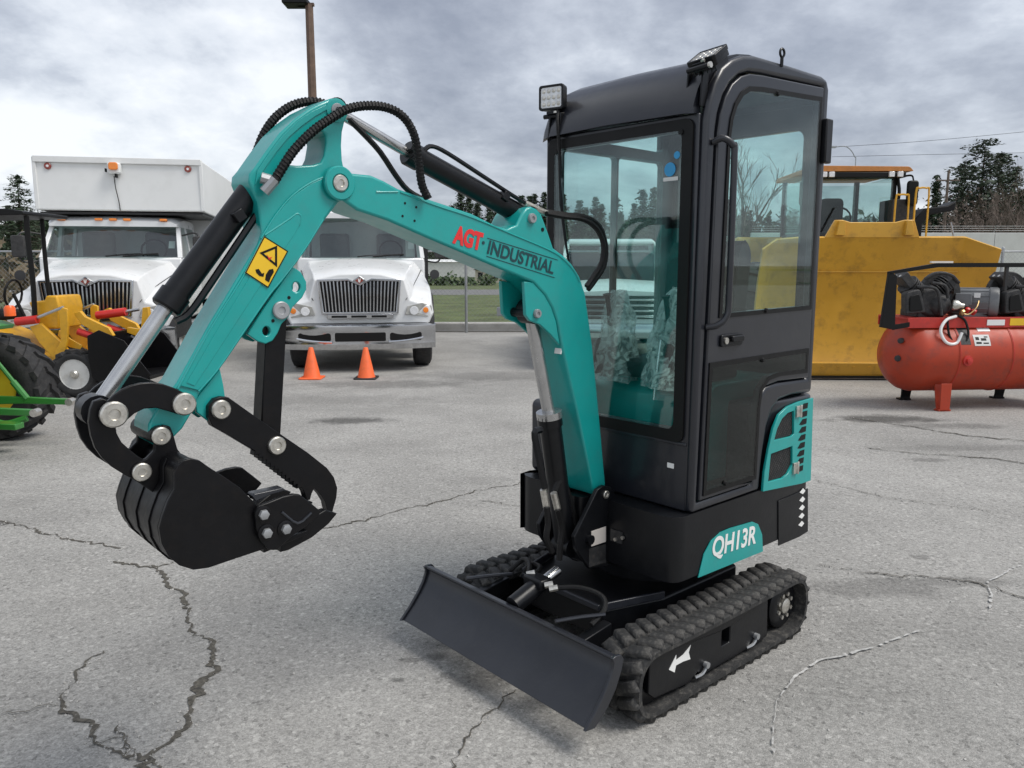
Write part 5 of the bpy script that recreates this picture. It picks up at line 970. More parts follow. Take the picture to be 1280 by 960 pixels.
for s in (1, -1): mb = MB(); mb.prism([(s * .38, 1.93), (s * .50, 1.93), (s * .46, 2.12), (s * .40, 2.12)], -.24, -.165); obj('guard_rib', mb, 'cat_yellow', dbl, bevel=.005)
mb = MB(); mb.box((0, -.035, 1.46), (2.4, .012, .018)); obj('weld_seam', mb, 'cat_yellow', dbl)
mb = MB(); mb.box((0, -.052, .15), (2.9, .05, .20), (R(18), 0, 0)); ce = obj('cutting_edge', mb, 'cat_yellow', dbl, bevel=.006)
for k in range(14): mb = MB(); x = -1.35 + 2.7 * k / 13; mb.cyl((x, -.07, .18), (x, -.093, .172), .022, n=8); obj('edge_bolt', mb, 'cat_yellow', ce)
mb = MB(); mb.box((0, -.03, .045), (2.95, .10, .03)); obj('wear_edge', mb, 'decal_black', dbl)
for s in (1, -1):
    mb = MB(); mb.prism([(.12, .55), (.12, .95), (1.6, .75), (1.6, .5)], s * .75, s * .90, 'x'); obj('push_arm', mb, 'cat_yellow', DZ, bevel=.02)
    mb = MB(); mb.cyl((s * .45, .14, 1.3), (s * .45, 1.3, 1.55), .08, n=14); obj('lift_cylinder', mb, 'cat_yellow', DZ)
    wheel(DZ, (s * 1.05, 1.75, .78), .78, .55, .42, 'cat_yellow', 'tyre', 14); wheel(DZ, (s * 1.05, 4.9, .78), .78, .55, .42, 'cat_yellow', 'tyre', 14)
mb = MB(); mb.prism([(1.0, .6), (1.0, 1.75), (2.6, 1.75), (2.6, .6)], -.70, .70, 'x'); obj('front_frame', mb, 'cat_yellow', DZ, bevel=.03)
mb = MB(); mb.prism(rpoly([(3.6, .9), (3.6, 2.05), (6.0, 1.85), (6.1, .9)], [0, .1, .2, 0]), -.85, .85, 'x'); obj('engine_hood', mb, 'cat_yellow', DZ, bevel=.05)
_before = set(bpy.data.objects)
cy0, cy1, cw_, cz0, cz1 = 2.2, 3.7, .74, 1.6, 2.98
mb = MB(); mb.box((-.33, (cy0 + cy1) / 2, 1.75), (1.62, cy1 - cy0, .55)); obj('cab_base', mb, 'decal_black', DZ, bevel=.03)
for x_ in (-1.10, .44):
    for y_, w_ in ((cy0, .05), (cy1, .06)):
        mb = MB(); mb.box((x_, y_ + .03, 2.42), (w_ * 1.3, .08, 1.1)); obj('cab_pillar', mb, 'decal_black', DZ)
mb = MB(); mb.prism(rpoly([(-1.28, 2.94), (-1.24, 3.03), (.58, 3.01), (.66, 2.94)], [.02, .04, .04, .02]), cy0 - .22, cy1 + .1); obj('cab_roof', mb, 'roof_orange', DZ, bevel=.01)
mb = MB(); mb.box((-.33, cy0 - .1, 2.885), (1.7, .25, .08)); lbar = obj('lamp_visor', mb, 'decal_black', DZ, bevel=.01)
for x_ in (-1.02, -.88, .24, .40): mb = MB(); mb.prism(rrect(x_ - .05, x_ + .05, 2.85, 2.93, .01), cy0 - .26, cy0 - .19); obj('roof_lamp', mb, 'lens_white', lbar, bevel=.005)
mb = MB(); mb.box((-.33, cy0 + .0, 2.42), (1.46, .012, .92)); obj('front_glass', mb, 'dozer_glass', DZ)
for x_ in (-1.11, .45): mb = MB(); mb.box((x_, (cy0 + cy1) / 2, 2.42), (.012, 1.35, .92)); obj('side_glass', mb, 'dozer_glass', DZ)
mb = MB(); mb.box((-.33, cy1, 2.42), (1.46, .012, .92)); obj('rear_glass', mb, 'dozer_glass', DZ)
mb = MB(); mb.prism(rpoly([(-.56, 1.98), (-.56, 2.62), (-.10, 2.62), (-.10, 1.98)], [.02, .1, .1, .02]), 3.1, 3.25); obj('seat', mb, 'seat_black', DZ, bevel=.04)
mb = MB(); mb.tube([(-.33 + .2 * math.cos(a), 2.7 + .05 * math.sin(a), 2.28 + .16 * math.sin(a)) for a in [2 * math.pi * i / 14 for i in range(15)]], .018, 6, 1); obj('steering_wheel', mb, 'decal_black', DZ)
mb = MB(); mb.box((-.3, 2.4, 2.05), (.7, .2, .22)); obj('console', mb, 'cast_iron', DZ, bevel=.03)
mb = MB(); mb.tube([(-.92, cy0 - .02, 2.02), (-.7, cy0 - .03, 2.4)], .012, 5, 1); obj('wiper', mb, 'decal_black', DZ)
for s, xm in ((1, .60), (-1, -1.26)):
    mb = MB(); mb.tube([(xm - s * .12, cy0, 2.86), (xm + s * .05, cy0 - .15, 2.88), (xm + s * .09, cy0 - .18, 2.8)], .016, 6); mm = obj('mirror', mb, 'decal_black', DZ)
    mb = MB(); mb.prism(rrect(xm + s * .08 - .10, xm + s * .08 + .10, 2.42, 2.80, .05), cy0 - .22, cy0 - .14); obj('mirror_housing', mb, 'decal_black', mm, bevel=.02)
    mb = MB(); mb.tube([(xm - s * .14, cy0 - .02, 2.28), (xm - s * .1, cy0 - .06, 2.6), (xm - s * .12, cy0 - .02, 2.84)], .03, 6); obj('side_post', mb, 'decal_black', DZ)
for x_, z_ in ((1.16, 2.62), (1.46, 2.72)):
    mb = MB(); mb.tube([(x_, 1.9, 1.7), (x_, 1.9, z_ - .08), (x_ + .05, 1.9, z_), (x_ + .16, 1.9, z_), (x_ + .2, 1.9, z_ - .08), (x_ + .2, 1.9, 1.7)], .015, 6, 3); obj('handrail', mb, 'loader_yellow', DZ)
mb = MB(); mb.box((1.36, 2.3, 2.2), (.36, .5, .74)); obj('toolbox', mb, 'cast_iron', DZ, bevel=.02)
mb = MB(); mb.prism([(1.70, 2.0), (1.72, 2.25), (1.90, 2.46), (2.26, 2.50), (2.40, 2.58), (2.38, 2.42), (2.0, 2.36), (1.88, 2.2), (1.88, 2.0)], 2.5, 2.9); obj('fender', mb, 'decal_black', DZ, bevel=.02)
mb = MB(); mb.tube([(1.12, -.02, 1.88), (1.06, -.02, 2.10)], .012, 5, 1); obj('sight_rod', mb, 'galvanised', DZ)
for o in set(bpy.data.objects) - _before:
    if o.parent == DZ and o.name.split('.')[0] not in ('handrail', 'toolbox', 'fender', 'sight_rod'): o.location.x += .90; o.location.z += .05; o.scale.x = .82
# ------------------------------------------------------------------ red air compressor
CP = thing('air_compressor', 'red horizontal tank air compressor with twin pumps under a black guard rail', 'compressor', (4.627, 8.211, 0), R(5))
TR_, TZ, TYc, X0 = .405, .575, .42, -.50
prof = [(0, .01), (.02, .13), (.06, .24), (.12, .32), (.20, .38), (.28, TR_), (.60, TR_), (.605, TR_ + .006), (.625, TR_ + .006), (.63, TR_), (1.20, TR_), (1.205, TR_ + .006), (1.225, TR_ + .006), (1.23, TR_), (1.9, TR_), (1.97, .385), (2.05, .33), (2.12, .22), (2.16, .01)]
mb = MB(); mb.lathe((X0, TYc, TZ), (1, 0, 0), prof, 48); tank = obj('tank', mb, 'tank_red', CP, smooth=30)
for p_ in ((.035, .20, .20), (.03, -.03, .17), (.028, -.03, -.12)):
    pass
for xs_ in (.61, 1.21):
    mb = MB(); mb.lathe((X0 + xs_, TYc, TZ), (1, 0, 0), [(0, TR_), (.003, TR_ + .009), (.009, TR_ + .009), (.012, TR_)], 48, False); obj('weld_seam', mb, 'rail_red', tank)
for dz, r_ in ((.17, .03), (-.02, .035)): mb = MB(); mb.lathe((X0 + .055 + abs(dz) * .1, TYc - .20, TZ + dz), (-1, -.6, 0), [(-.02, r_), (.03, r_), (.035, r_ * .6), (.035, .002)], 8); obj('plug', mb, 'cast_iron', tank)
for x_ in (0, 1.15):
    for s, m_ in ((-1, 'tank_red'), (1, 'decal_black')):
        yy = TYc + s * .36; mb = MB(); mb.prism([(x_ - .055, .0), (x_ + .055, .0), (x_ + .06, .30), (x_ - .06, .30)], yy - .03, yy - .018) ; mb.prism([(yy - .03, .0), (yy + .05, .0), (yy + .05, .02), (yy - .03, .02)], x_ - .07, x_ + .07, 'x'); mb.prism([(yy - s * .02, .0), (yy + .02 - s * .02, .0), (yy - s * .10 + .02, .32), (yy - s * .10, .32)], x_ - .055, x_ + .055, 'x'); obj('tank_leg', mb, m_, CP, bevel=.004)
mb = MB(); mb.box((.56, TYc, .985), (1.97, .56, .02)); mb.box((.56, TYc - .285, .94), (1.97, .012, .11)); mb.box((.56, TYc + .285, .94), (1.97, .012, .11)); deck = obj('deck_rail', mb, 'rail_red', CP, bevel=.003)
for x_ in (-.35, .2, 1.1): mb = MB(); mb.box((x_, TYc, .945), (.06, .5, .07)); obj('deck_saddle', mb, 'rail_red', CP)
mb = MB(); mb.box((.56, TYc - .2935, .94), (.20, .004, .06)); obj('data_label', mb, 'decal_white', deck)
mb = MB(); mb.box((.87, TYc - .2935, .945), (.30, .004, .075)); obj('warning_label', mb, 'decal_yellow', deck)
def on_tank(nm, x0, x1, a0, a1, m_, r=.002):
    mb = MB(); P = []; n = 8
    for i in range(n + 1):
        a = R(a0 + (a1 - a0) * i / n)
        for x in (x0, x1): P.append((x, TYc - math.cos(a) * (TR_ + r), TZ + math.sin(a) * (TR_ + r)))
    mb.add(P, [(2 * i, 2 * i + 1, 2 * i + 3, 2 * i + 2) for i in range(n)]); return obj(nm, mb, m_, tank)
lp = on_tank('certificate_label', .28, .46, 18, 36, 'ash_tape')
for i, (x0, x1, a0, a1) in enumerate(((.30, .36, 21, 24), (.38, .44, 21, 23), (.30, .34, 27, 32), (.36, .42, 26, 30), (.40, .44, 31, 33))): on_tank('label_print', x0, x1, a0, a1, 'decal_black', .003)
on_tank('paper_label', .36, .50, 42, 54, 'decal_white'); on_tank('scuff', .10, .24, 20, 52, 'cast_iron', .0015)
mb = MB(); mb.lathe((.20, TYc - TR_ + .0, TZ - .03), (0, -1, 0), [(-.03, .06), (.012, .055), (.015, .03), (.04, .03), (.045, .002)], 10); obj('drain_port', mb, 'rail_red', tank)
def pump(px, flip=1):
    zc = 1.15; o = MB(); o.lathe((px, TYc, zc), (0, 1, 0), [(-.19, .05), (-.19, .13), (-.15, .165), (.13, .165), (.16, .13), (.16, .05)], 20); o.box((px, TYc, 1.03), (.30, .32, .08)); pu = obj('pump', o, 'cast_iron', CP, bevel=.01)
    for s, ln in ((-1, .30), (1, .24)):
        b = Vector((px - .02, TYc - .06, zc)); d = Vector((s * .74, -.08, .66)); o = MB(); o.cyl(b + d * .1, b + d * .18, .08, n=16)
        for k in range(6): o.cyl(b + d * (.15 + .028 * k), b + d * (.162 + .028 * k), .115, n=16)
        o.box(tuple(b + d * (ln + .06)), (.16, .20, .09), (0, R(-s * 48), 0)); obj('cylinder_head', o, 'cast_iron', pu, bevel=.006)
        o = MB()
        for k in range(4): o.cyl(b + d * (ln + .10) + Vector((.05 * (k % 2) - .02, .08 * (k // 2) - .04, 0)), b + d * (ln + .13) + Vector((.05 * (k % 2) - .02, .08 * (k // 2) - .04, 0)), .016, n=6)
        obj('head_bolt', o, 'zinc', pu)
    o = MB(); o.prism(rpoly([(px - .34, 1.03), (px - .36, 1.26), (px - .20, 1.30), (px - .12, 1.05)], [.02, .04, .04, .02]), TYc - .27, TYc - .17); obj('air_filter', o, 'cast_iron', pu, bevel=.02)
    o = MB(); o.prism(rpoly([(px - .31, 1.06), (px - .32, 1.22), (px - .22, 1.25), (px - .16, 1.07)], [.02, .03, .03, .02]), TYc - .285, TYc - .271); obj('filter_lid', o, 'decal_black', pu, bevel=.006)
    o = MB(); cc = (px + .17 * flip, TYc - .02, 1.245); P = [(.15, -.035), (.225, -.035), (.235, -.02), (.235, .02), (.225, .035), (.15, .035)]; n = 32
    o.loft([[(cc[0] + r_ * math.cos(2 * math.pi * i / n), cc[1] + h_, cc[2] + r_ * math.sin(2 * math.pi * i / n)) for r_, h_ in P] for i in range(n + 1)], True, False)
    for k in range(5): a = 2 * math.pi * k / 5 + .3; o.box((cc[0] + .09 * math.cos(a), cc[1], cc[2] + .09 * math.sin(a)), (.19, .03, .035), (0, -a, 0))
    o.cyl((cc[0], cc[1] - .07, cc[2]), (cc[0], cc[1] + .05, cc[2]), .05, n=12); obj('flywheel', o, 'cast_iron', pu)
    o = MB(); o.lathe((px + .10, TYc - .16, 1.12), (.55, -1, .0), [(-.05, .13), (.02, .125), (.06, .10), (.09, .06), (.09, .002)], 18); obj('crank_cover', o, 'cast_iron', pu)
    for h in ([(px - .12, TYc - .2, 1.40), (px + .0, TYc - .24, 1.46), (px + .16, TYc - .22, 1.44), (px + .28, TYc - .18, 1.36)], [(px - .2, TYc - .2, 1.32), (px - .04, TYc - .28, 1.30), (px + .02, TYc - .28, 1.15), (px + .05, TYc - .28, 1.02)], [(px + .2, TYc - .25, 1.1), (px + .3, TYc - .27, 1.12), (px + .42, TYc - .2, 1.09)], [(px - .06, TYc - .24, 1.36), (px + .07, TYc - .27, 1.33), (px + .12, TYc - .26, 1.2)]): o = MB(); o.tube(h, .017, 8); obj('air_pipe', o, 'cast_iron', pu)
    o = MB(); o.lathe((px + .17, TYc - .27, 1.13), (1, -.5, -.1), [(0, .05), (.02, .055), (.05, .05), (.08, .025), (.11, .022)], 14); obj('regulator', o, 'zinc', pu)
    o = MB(); o.tube([(px + .25, TYc - .28, 1.05), (px + .33, TYc - .31, 1.03), (px + .42, TYc - .30, 1.10), (px + .47, TYc - .26, 1.17)], .007, 6); obj('copper_line', o, 'brass', pu)
    for q_, m_ in (((px + .34, TYc - .27, 1.07), 'cylinder_red'), ((px + .42, TYc - .26, 1.05), 'cylinder_red'), ((px + .27, TYc - .29, 1.05), 'brass')): o = MB(); o.lathe(q_, (0, -.5, 1), [(-.03, .018), (0, .028), (.025, .028), (.035, .01)], 10); obj('valve', o, m_, pu)
def motor(px):
    d = Vector((.83, -.56, 0)); c = Vector((px, TYc - .02, 1.15)); o = MB(); o.lathe(c - d * .24, d, [(0, .05), (0, .135), (.03, .15), (.40, .15), (.402, .162), (.47, .162), (.49, .148), (.49, .12), (.475, .115)], 30); mo = obj('electric_motor', o, 'motor_grey', CP)
    q = d.to_track_quat('Z', 'Y').to_matrix()
    for k in range(14): a = 2 * math.pi * k / 14; u = q @ Vector((math.cos(a), math.sin(a), 0)); o = MB(); o.cyl(c - d * .18 + u * .151, c + d * .15 + u * .151, .007, n=5); obj('cooling_rib', o, 'motor_grey', mo)
    o = MB(); o.lathe(c + d * .225, d, [(-.01, .115), (.004, .112), (.012, .06), (.03, .055), (.034, .03), (.034, .002)], 24); fc = obj('fan_cover', o, 'cast_iron', mo)
    for k in range(10): a = 2 * math.pi * k / 10; u = q @ Vector((math.cos(a), math.sin(a), 0)); o = MB(); o.cyl(c + d * .237 + u * .05, c + d * .232 + u * .11, .006, n=5); obj('fan_bar', o, 'motor_grey', fc)
    o = MB(); o.box(tuple(c + Vector((-.17, -.10, .03))), (.16, .08, .13), (0, 0, R(-34))); jb = obj('junction_box', o, 'motor_grey', mo, bevel=.008); o = MB(); o.box(tuple(c + Vector((-.06, -.165, .075))), (.06, .004, .05), (0, 0, R(-34))); obj('data_label', o, 'decal_white', jb)
    o = MB(); o.box((px, TYc - .02, 1.01), (.34, .26, .04)); obj('motor_foot', o, 'motor_grey', mo)
pump(-.10); motor(.46)
o = MB(); o.box((.80, TYc + .02, 1.13), (.26, .24, .22)); o.cyl((.95, TYc - .0, 1.12), (1.25, TYc, 1.12), .14, n=20); obj('electric_motor', o, 'motor_grey', CP, bevel=.01)
pump(1.02, -1)
mb = MB(); mb.tube([(.10, TYc - .30, 1.01), (-.03, TYc - .33, .97), (-.10, TYc - .36, .86), (-.04, TYc - .38, .74), (.08, TYc - .37, .73), (.14, TYc - .36, .84)], .016, 8); obj('white_hose', mb, 'decal_white', CP)
mb = MB(); mb.tube([(.0, TYc - .30, 1.0), (.02, TYc - .34, .8), (.12, TYc - .36, .70), (.22, TYc - .35, .8), (.2, TYc - .31, .96), (.12, TYc - .29, 1.02)], .012, 8); obj('black_hose', mb, 'hose', CP)
# black belt guard frame
yb = TYc - .30
gd = MB(); gd.prism([(-.74, .90), (-.58, .87), (-.60, 1.44), (-.69, 1.48), (-.69, 1.46)], yb - .02, yb + .02); bg_ = obj('guard_frame', gd, 'decal_black', CP, bevel=.004)
gd = MB(); gd.loft([[(-.69, yb - .02, 1.45), (-.69, yb + .02, 1.45), (-.69, yb + .02, 1.48), (-.69, yb - .02, 1.48)], [(-.15, yb - .02, 1.525), (-.15, yb + .02, 1.525), (-.15, yb + .02, 1.57), (-.15, yb - .02, 1.57)], [(1.7, yb - .02, 1.525), (1.7, yb + .02, 1.525), (1.7, yb + .02, 1.57), (1.7, yb - .02, 1.57)]]); obj('guard_rail', gd, 'decal_black', bg_); gd = MB(); gd.box((-.12, yb - .012, 1.578), (.24, .03, .02)); obj('guard_label', gd, 'sticker_paper', bg_)
gd = MB(); gd.box((.62, yb, 1.41), (.03, .03, .26)); obj('guard_strut', gd, 'dark_trim', bg_)
gd = MB(); gd.prism([(-.60, .87), (-.42, .90), (-.42, .95), (-.60, .92)], yb - .015, yb + .01); obj('guard_foot', gd, 'decal_black', bg_)
# ------------------------------------------------------------------ yellow compact loader
LD = thing('compact_loader', 'yellow compact loader with black bucket, red cylinders and black canopy', 'loader', (-5.45, 9.6, 0))
for s in (-1, 1):
    wheel(LD, (.32, s * .40, .28), .275, .22, .18, 'wheel_white', 'tyre', 14, (0, 1, 0)); wheel(LD, (-.85, s * .40, .28), .275, .22, .18, 'wheel_white', 'tyre', 14, (0, 1, 0))
    yl = s * .34
    mb = MB(); mb.prism([(-0.24, 0.83), (-0.104, 0.868), (0.096, 0.669), (0.276, 0.45), (0.589, 0.316), (0.618, 0.2), (0.539, 0.161), (0.299, 0.258), (0.045, 0.412), (-0.144, 0.641)], yl - .025, yl + .025); ar = obj('lift_arm', mb, 'loader_yellow', LD, bevel=.008)
    mb = MB(); mb.prism([(0.154, 1.019), (0.195, 1.057), (0.25, 1.038), (0.247, 0.887), (0.219, 0.669), (0.165, 0.479), (0.087, 0.46), (0.055, 0.526), (0.143, 0.669)], yl - .07, yl - .03); lv_ = obj('tilt_lever', mb, 'loader_yellow', ar, bevel=.006)
    mb = MB(); mb.prism([(0.052, 0.717), (0.077, 0.783), (0.201, 0.679), (0.327, 0.603), (0.322, 0.546), (0.174, 0.584)], yl + .03, yl + .06); obj('brace', mb, 'loader_yellow', ar, bevel=.004)
    mb = MB(); mb.prism([(0.264, 0.981), (0.342, 1.01), (0.393, 0.944), (0.666, 0.812), (0.715, 0.717), (0.637, 0.679), (0.347, 0.849)], yl + .03, yl + .09); obj('loader_link', mb, 'loader_yellow', ar, bevel=.006)
    c_ = [(-0.386, 0.887), (-0.138, 0.915), (-0.136, 0.934), (0.195, 1.057), (0.431, 0.944), (0.783, 0.991), (0.927, 1.019), (0.284, 0.764), (0.505, 0.688), (0.613, 0.622)]
    P3 = lambda i, y: (c_[i][0], y, c_[i][1])
    mb = MB(); mb.cyl(P3(0, yl - .02), P3(1, yl - .02), .05, n=12); lc = obj('lift_cylinder', mb, 'cylinder_red', LD); mb = MB(); mb.cyl(P3(2, yl - .02), P3(3, yl - .05), .02, n=8); obj('rod', mb, 'rod_steel', lc)
    mb = MB(); mb.cyl(P3(7, yl + .07), P3(8, yl + .07), .045, n=12); lc = obj('bucket_cylinder', mb, 'cylinder_red', LD); mb = MB(); mb.cyl(P3(8, yl + .07), P3(9, yl + .07), .02, n=8); obj('rod', mb, 'rod_steel', lc)
    pp = [(-0.178, 0.887), (-0.162, 1.374), (-0.175, 1.835), (-0.168, 2.108), (0.012, 1.113), (0.005, 1.559), (0.007, 2.108)]
    mb = MB(); mb.tube([(a_ if s < 0 else a_ * 1.0 - .40, yl, b_ + (.0 if s < 0 else .06)) for a_, b_ in (pp[:4] if s < 0 else pp[4:])], .030 if s < 0 else .026, 8, 3); obj('canopy_post', mb, 'decal_black', LD)
c_ = [(0.431, 0.944), (0.783, 0.991), (0.946, 1.019)]
mb = MB(); mb.cyl((c_[0][0], -.1, c_[0][1]), (c_[1][0], -.1, c_[1][1]), .05, n=12); tcy = obj('tilt_cylinder', mb, 'cylinder_red', LD); mb = MB(); mb.cyl((c_[1][0], -.1, c_[1][1]), (c_[2][0], -.1, c_[2][1]), .02, n=8); obj('rod', mb, 'rod_steel', tcy)
mb = MB(); mb.prism([(0.985, 1.038), (1.051, 1.047), (1.06, 0.906), (1.022, 0.641), (0.774, 0.736), (0.779, 0.802), (0.947, 0.774)], -.10, -.03); obj('attachment_hook', mb, 'loader_yellow', LD, bevel=.006)
mb = MB(); mb.prism([(-0.289, 1.113), (-0.099, 1.132), (-0.076, 1.188), (0.056, 1.188), (0.081, 1.047), (0.04, 0.793), (-0.168, 0.793), (-0.229, 0.953)], -.26, .26); obj('front_frame', mb, 'loader_yellow', LD, bevel=.02)
mb = MB(); mb.prism(rpoly([(-1.5, .35), (-1.5, .9), (-1.2, .98), (-.6, .75), (-.2, .5), (.4, .42), (.4, .25), (-1.3, .25)], [.05, .1, .05, 0, 0, 0, 0, 0]), -.24, .24); obj('chassis', mb, 'loader_yellow', LD, bevel=.02)
cz_ = 2.135
mb = MB(); mb.prism(rpoly([(-1.45, cz_ - .03), (-1.4, cz_ + .05), (-.35, cz_ + .05), (-.13, cz_ + .02), (-.13, cz_ - .02), (-1.4, cz_ - .05)], [.02] * 6), -.46, .46); obj('canopy', mb, 'decal_black', LD, bevel=.02)
mb = MB(); mb.box((-.82, 0, .95), (.4, .42, .12)); mb.box((-1.0, 0, 1.2), (.1, .42, .5)); obj('seat', mb, 'seat_black', LD, bevel=.04)
mb = MB(); mb.tube([(-.62 + .02 * math.sin(a), .17 * math.cos(a), 1.2 + .17 * math.sin(a)) for a in [2 * math.pi * i / 14 for i in range(15)]], .014, 6, 1); mb.cyl((-.5, 0, .9), (-.62, 0, 1.2), .02, n=8); obj('steering_wheel', mb, 'decal_black', LD)
BQ = [(0.527, 0.736), (0.665, 0.802), (0.7, 0.764), (0.731, 0.669), (1.278, 0.641), (1.299, 0.526), (1.214, 0.258), (0.674, 0.181), (0.545, 0.239), (0.516, 0.479)]
x_min = min(p[0] for p in BQ); BP = [(0.527, 0.736), (0.516, 0.479), (0.545, 0.239), (0.673, 0.161), (1.212, 0.219), (1.214, 0.258), (0.696, 0.219), (0.596, 0.287), (0.573, 0.479), (0.584, 0.736)]
mb = MB(); mb.prism(BP, -.52, .52); bkt = obj('bucket', mb, 'bucket_black', LD, bevel=.004)
for s in (1, -1): mb = MB(); mb.prism([(0.527, 0.736), (0.665, 0.802), (0.949, 0.679), (1.235, 0.277), (1.153, 0.2), (0.673, 0.161), (0.545, 0.239), (0.516, 0.479)], s * .521, s * .535); obj('bucket_side', mb, 'bucket_black', bkt, bevel=.003)
# ------------------------------------------------------------------ green tractor (rear end in view)
fz = R(180)
GT = thing('green_tractor', 'green tractor with big lugged tyre and green hitch arms beside yellow loader', 'tractor', (-4.61, 6.95, 0), fz)
# local +X forward, far wheel on the side away from the yard
TWR = .47
wheel(GT, (0, -.02, TWR), TWR * .955, .34, .25, 'tractor_yellow', 'tyre', 18, (0, 1, 0), 'rear_wheel'); wheel(GT, (0, 1.14, TWR), TWR * .955, .34, .25, 'tractor_yellow', 'tyre', 18, (0, 1, 0), 'rear_wheel')
wheel(GT, (1.45, .1, .30), .30, .18, .17, 'tractor_yellow', 'tyre', 14, (0, 1, 0), 'front_wheel'); wheel(GT, (1.45, 1.02, .30), .30, .18, .17, 'tractor_yellow', 'tyre', 14, (0, 1, 0), 'front_wheel')
mb = MB(); mb.cyl((0, .0, TWR), (0, 1.1, TWR), .09, n=14); mb.box((.1, .56, .5), (.5, .36, .36)); obj('rear_axle', mb, 'tractor_green', GT, bevel=.02)
mb = MB(); mb.prism(rpoly([(.3, .45), (.3, .95), (.9, 1.0), (1.75, .9), (1.85, .45)], [0, .05, .1, .15, .05]), .34, .78); obj('hood', mb, 'tractor_green', GT, bevel=.03)
for y_ in (.14, .98):
    mb = MB(); P = circ(0, TWR, TWR + .10, 10, 20, 112); P2 = circ(0, TWR, TWR + .14, 10, 20, 112); mb.prism(P2 + P[::-1], y_ - .10, y_ + .10); fe = obj('fender', mb, 'tractor_green', GT, bevel=.008)
    mb = MB(); mb.lathe((-.24, y_ - .03, TWR + .64), (0, 0, 1), [(0, .045), (.07, .045), (.09, .03), (.092, .002)], 14); obj('warning_lamp', mb, 'orange_light', fe)
mb = MB(); mb.box((-.05, .56, .85), (.42, .44, .12)); mb.box((-.24, .56, 1.08), (.1, .42, .4)); obj('seat', mb, 'tractor_yellow', GT, bevel=.04)
mb = MB(); mb.prism([(-.15, .62), (-.15, .78), (.3, .78), (.3, .62)], .2, .95); obj('platform', mb, 'tractor_green', GT, bevel=.01)
for y_ in (.30, .80):
    mb = MB(); mb.prism([(-.05, .36), (-.05, .44), (-.40, .43), (-.80, .41), (-.84, .385), (-.80, .36), (-.40, .37)], y_ - .02, y_ + .02); la = obj('hitch_arm', mb, 'tractor_green', GT, bevel=.006)
    mb = MB(); mb.cyl((-.81, y_ - .035, .385), (-.81, y_ + .035, .385), .032, n=14); obj('ball_end', mb, 'zinc', la)
    mb = MB(); mb.cyl((-.44, y_, .41), (-.12, y_, .86), .018, n=8); mb.cyl((-.44, y_, .41), (-.33, y_, .56), .028, n=8); obj('lift_rod', mb, 'tractor_green', la)
    mb = MB(); mb.prism([(.05, .80), (.05, .90), (-.18, .88), (-.18, .82)], y_ - .02, y_ + .02); obj('lift_crank', mb, 'tractor_green', GT, bevel=.006)
mb = MB(); mb.prism([(-.05, .22), (-.05, .27), (-.52, .25), (-.52, .20)], .50, .62); obj('drawbar', mb, 'tractor_green', GT, bevel=.006)
mb = MB(); mb.tube([(-.1, .4, .3), (-.25, .35, .2), (-.42, .3, .24)], .03, 8, 4); obj('stabiliser_bar', mb, 'tractor_green', GT)
# ------------------------------------------------------------------ fence, wall, poles
FY = 18.05
def fence(x0, x1, y, label, h=1.85, px=3.05, first=None):
    f = thing('chain_link_fence', label, 'fence', ((x0 + x1) / 2, y, 0)); cx = (x0 + x1) / 2
    xs = []; x = first if first is not None else x0
    while x <= x1: xs.append(x); x += px
    for x in xs:
        mb = MB(); mb.cyl((x - cx, 0, 0), (x - cx, 0, h + .06), .032, n=10); po = obj('post', mb, 'galvanised', f); mb = MB(); mb.lathe((x - cx, 0, h + .06), (0, 0, 1), [(0, .036), (.03, .03), (.045, .01)], 10); obj('post_cap', mb, 'galvanised', po)
    mb = MB(); mb.cyl((x0 - cx, 0, h), (x1 - cx, 0, h), .021, n=8); obj('top_rail', mb, 'galvanised', f)
    mb = MB(); mb.cyl((x0 - cx, -.02, .06), (x1 - cx, -.02, .06), .004, n=4); obj('tension_wire', mb, 'galvanised', f)
    mb = MB(); step = .075; L_ = x1 - x0; hh = h - .06; r = .0021
    for sg in (1, -1):
        u = -hh
        while u < L_:
            a0 = max(0, -u); a1 = min(hh, L_ - u); xa, xb = u + a0, u + a1
            if sg < 0: xa, xb = L_ - xa, L_ - xb
            p, q = (xa - L_ / 2, .03 * 1 - .022 * sg * .2, .05 + a0), (xb - L_ / 2, .03 - .022 * sg * .2, .05 + a1)
            mb.add([(p[0] - r, p[1], p[2]), (p[0] + r, p[1], p[2]), (p[0], p[1] + r, p[2] + r), (q[0] - r, q[1], q[2]), (q[0] + r, q[1], q[2]), (q[0], q[1] + r, q[2] + r)], [(0, 1, 4, 3), (1, 2, 5, 4), (2, 0, 3, 5)]); u += step * 1.414
    o = obj('wire_mesh', mb, 'galvanised', f, smooth=0); o['kind'] = 'stuff'
fence(-21, 21, FY, 'grey chain link fence behind the parked trucks', 1.85, 3.05, -1.05 - 3.05 * 6)
# white panel wall on the right
WL = thing('panel_wall', 'long white concrete panel wall behind the yellow dozer', 'wall', (24, 30, 0))
for k in range(9):
    mb = MB(); mb.box((-13.5 + 3.05 * k, 0, 1.37), (3.03, .16, 2.74)); obj('panel', mb, 'wall_white', WL, bevel=.015)
    mb = MB(); mb.cyl((-13.5 + 3.05 * k + 1.52, .0, 2.74), (-13.5 + 3.05 * k + 1.52, -.10, 3.0), .014, n=6); obj('wire_bracket', mb, 'galvanised', WL)
for z_, y_ in ((2.82, -.03), (2.90, -.06), (2.98, -.09)): mb = MB(); mb.tube([(-15, y_, z_), (13, y_, z_)], .006, 4, 1); obj('barbed_wire', mb, 'galvanised', WL)
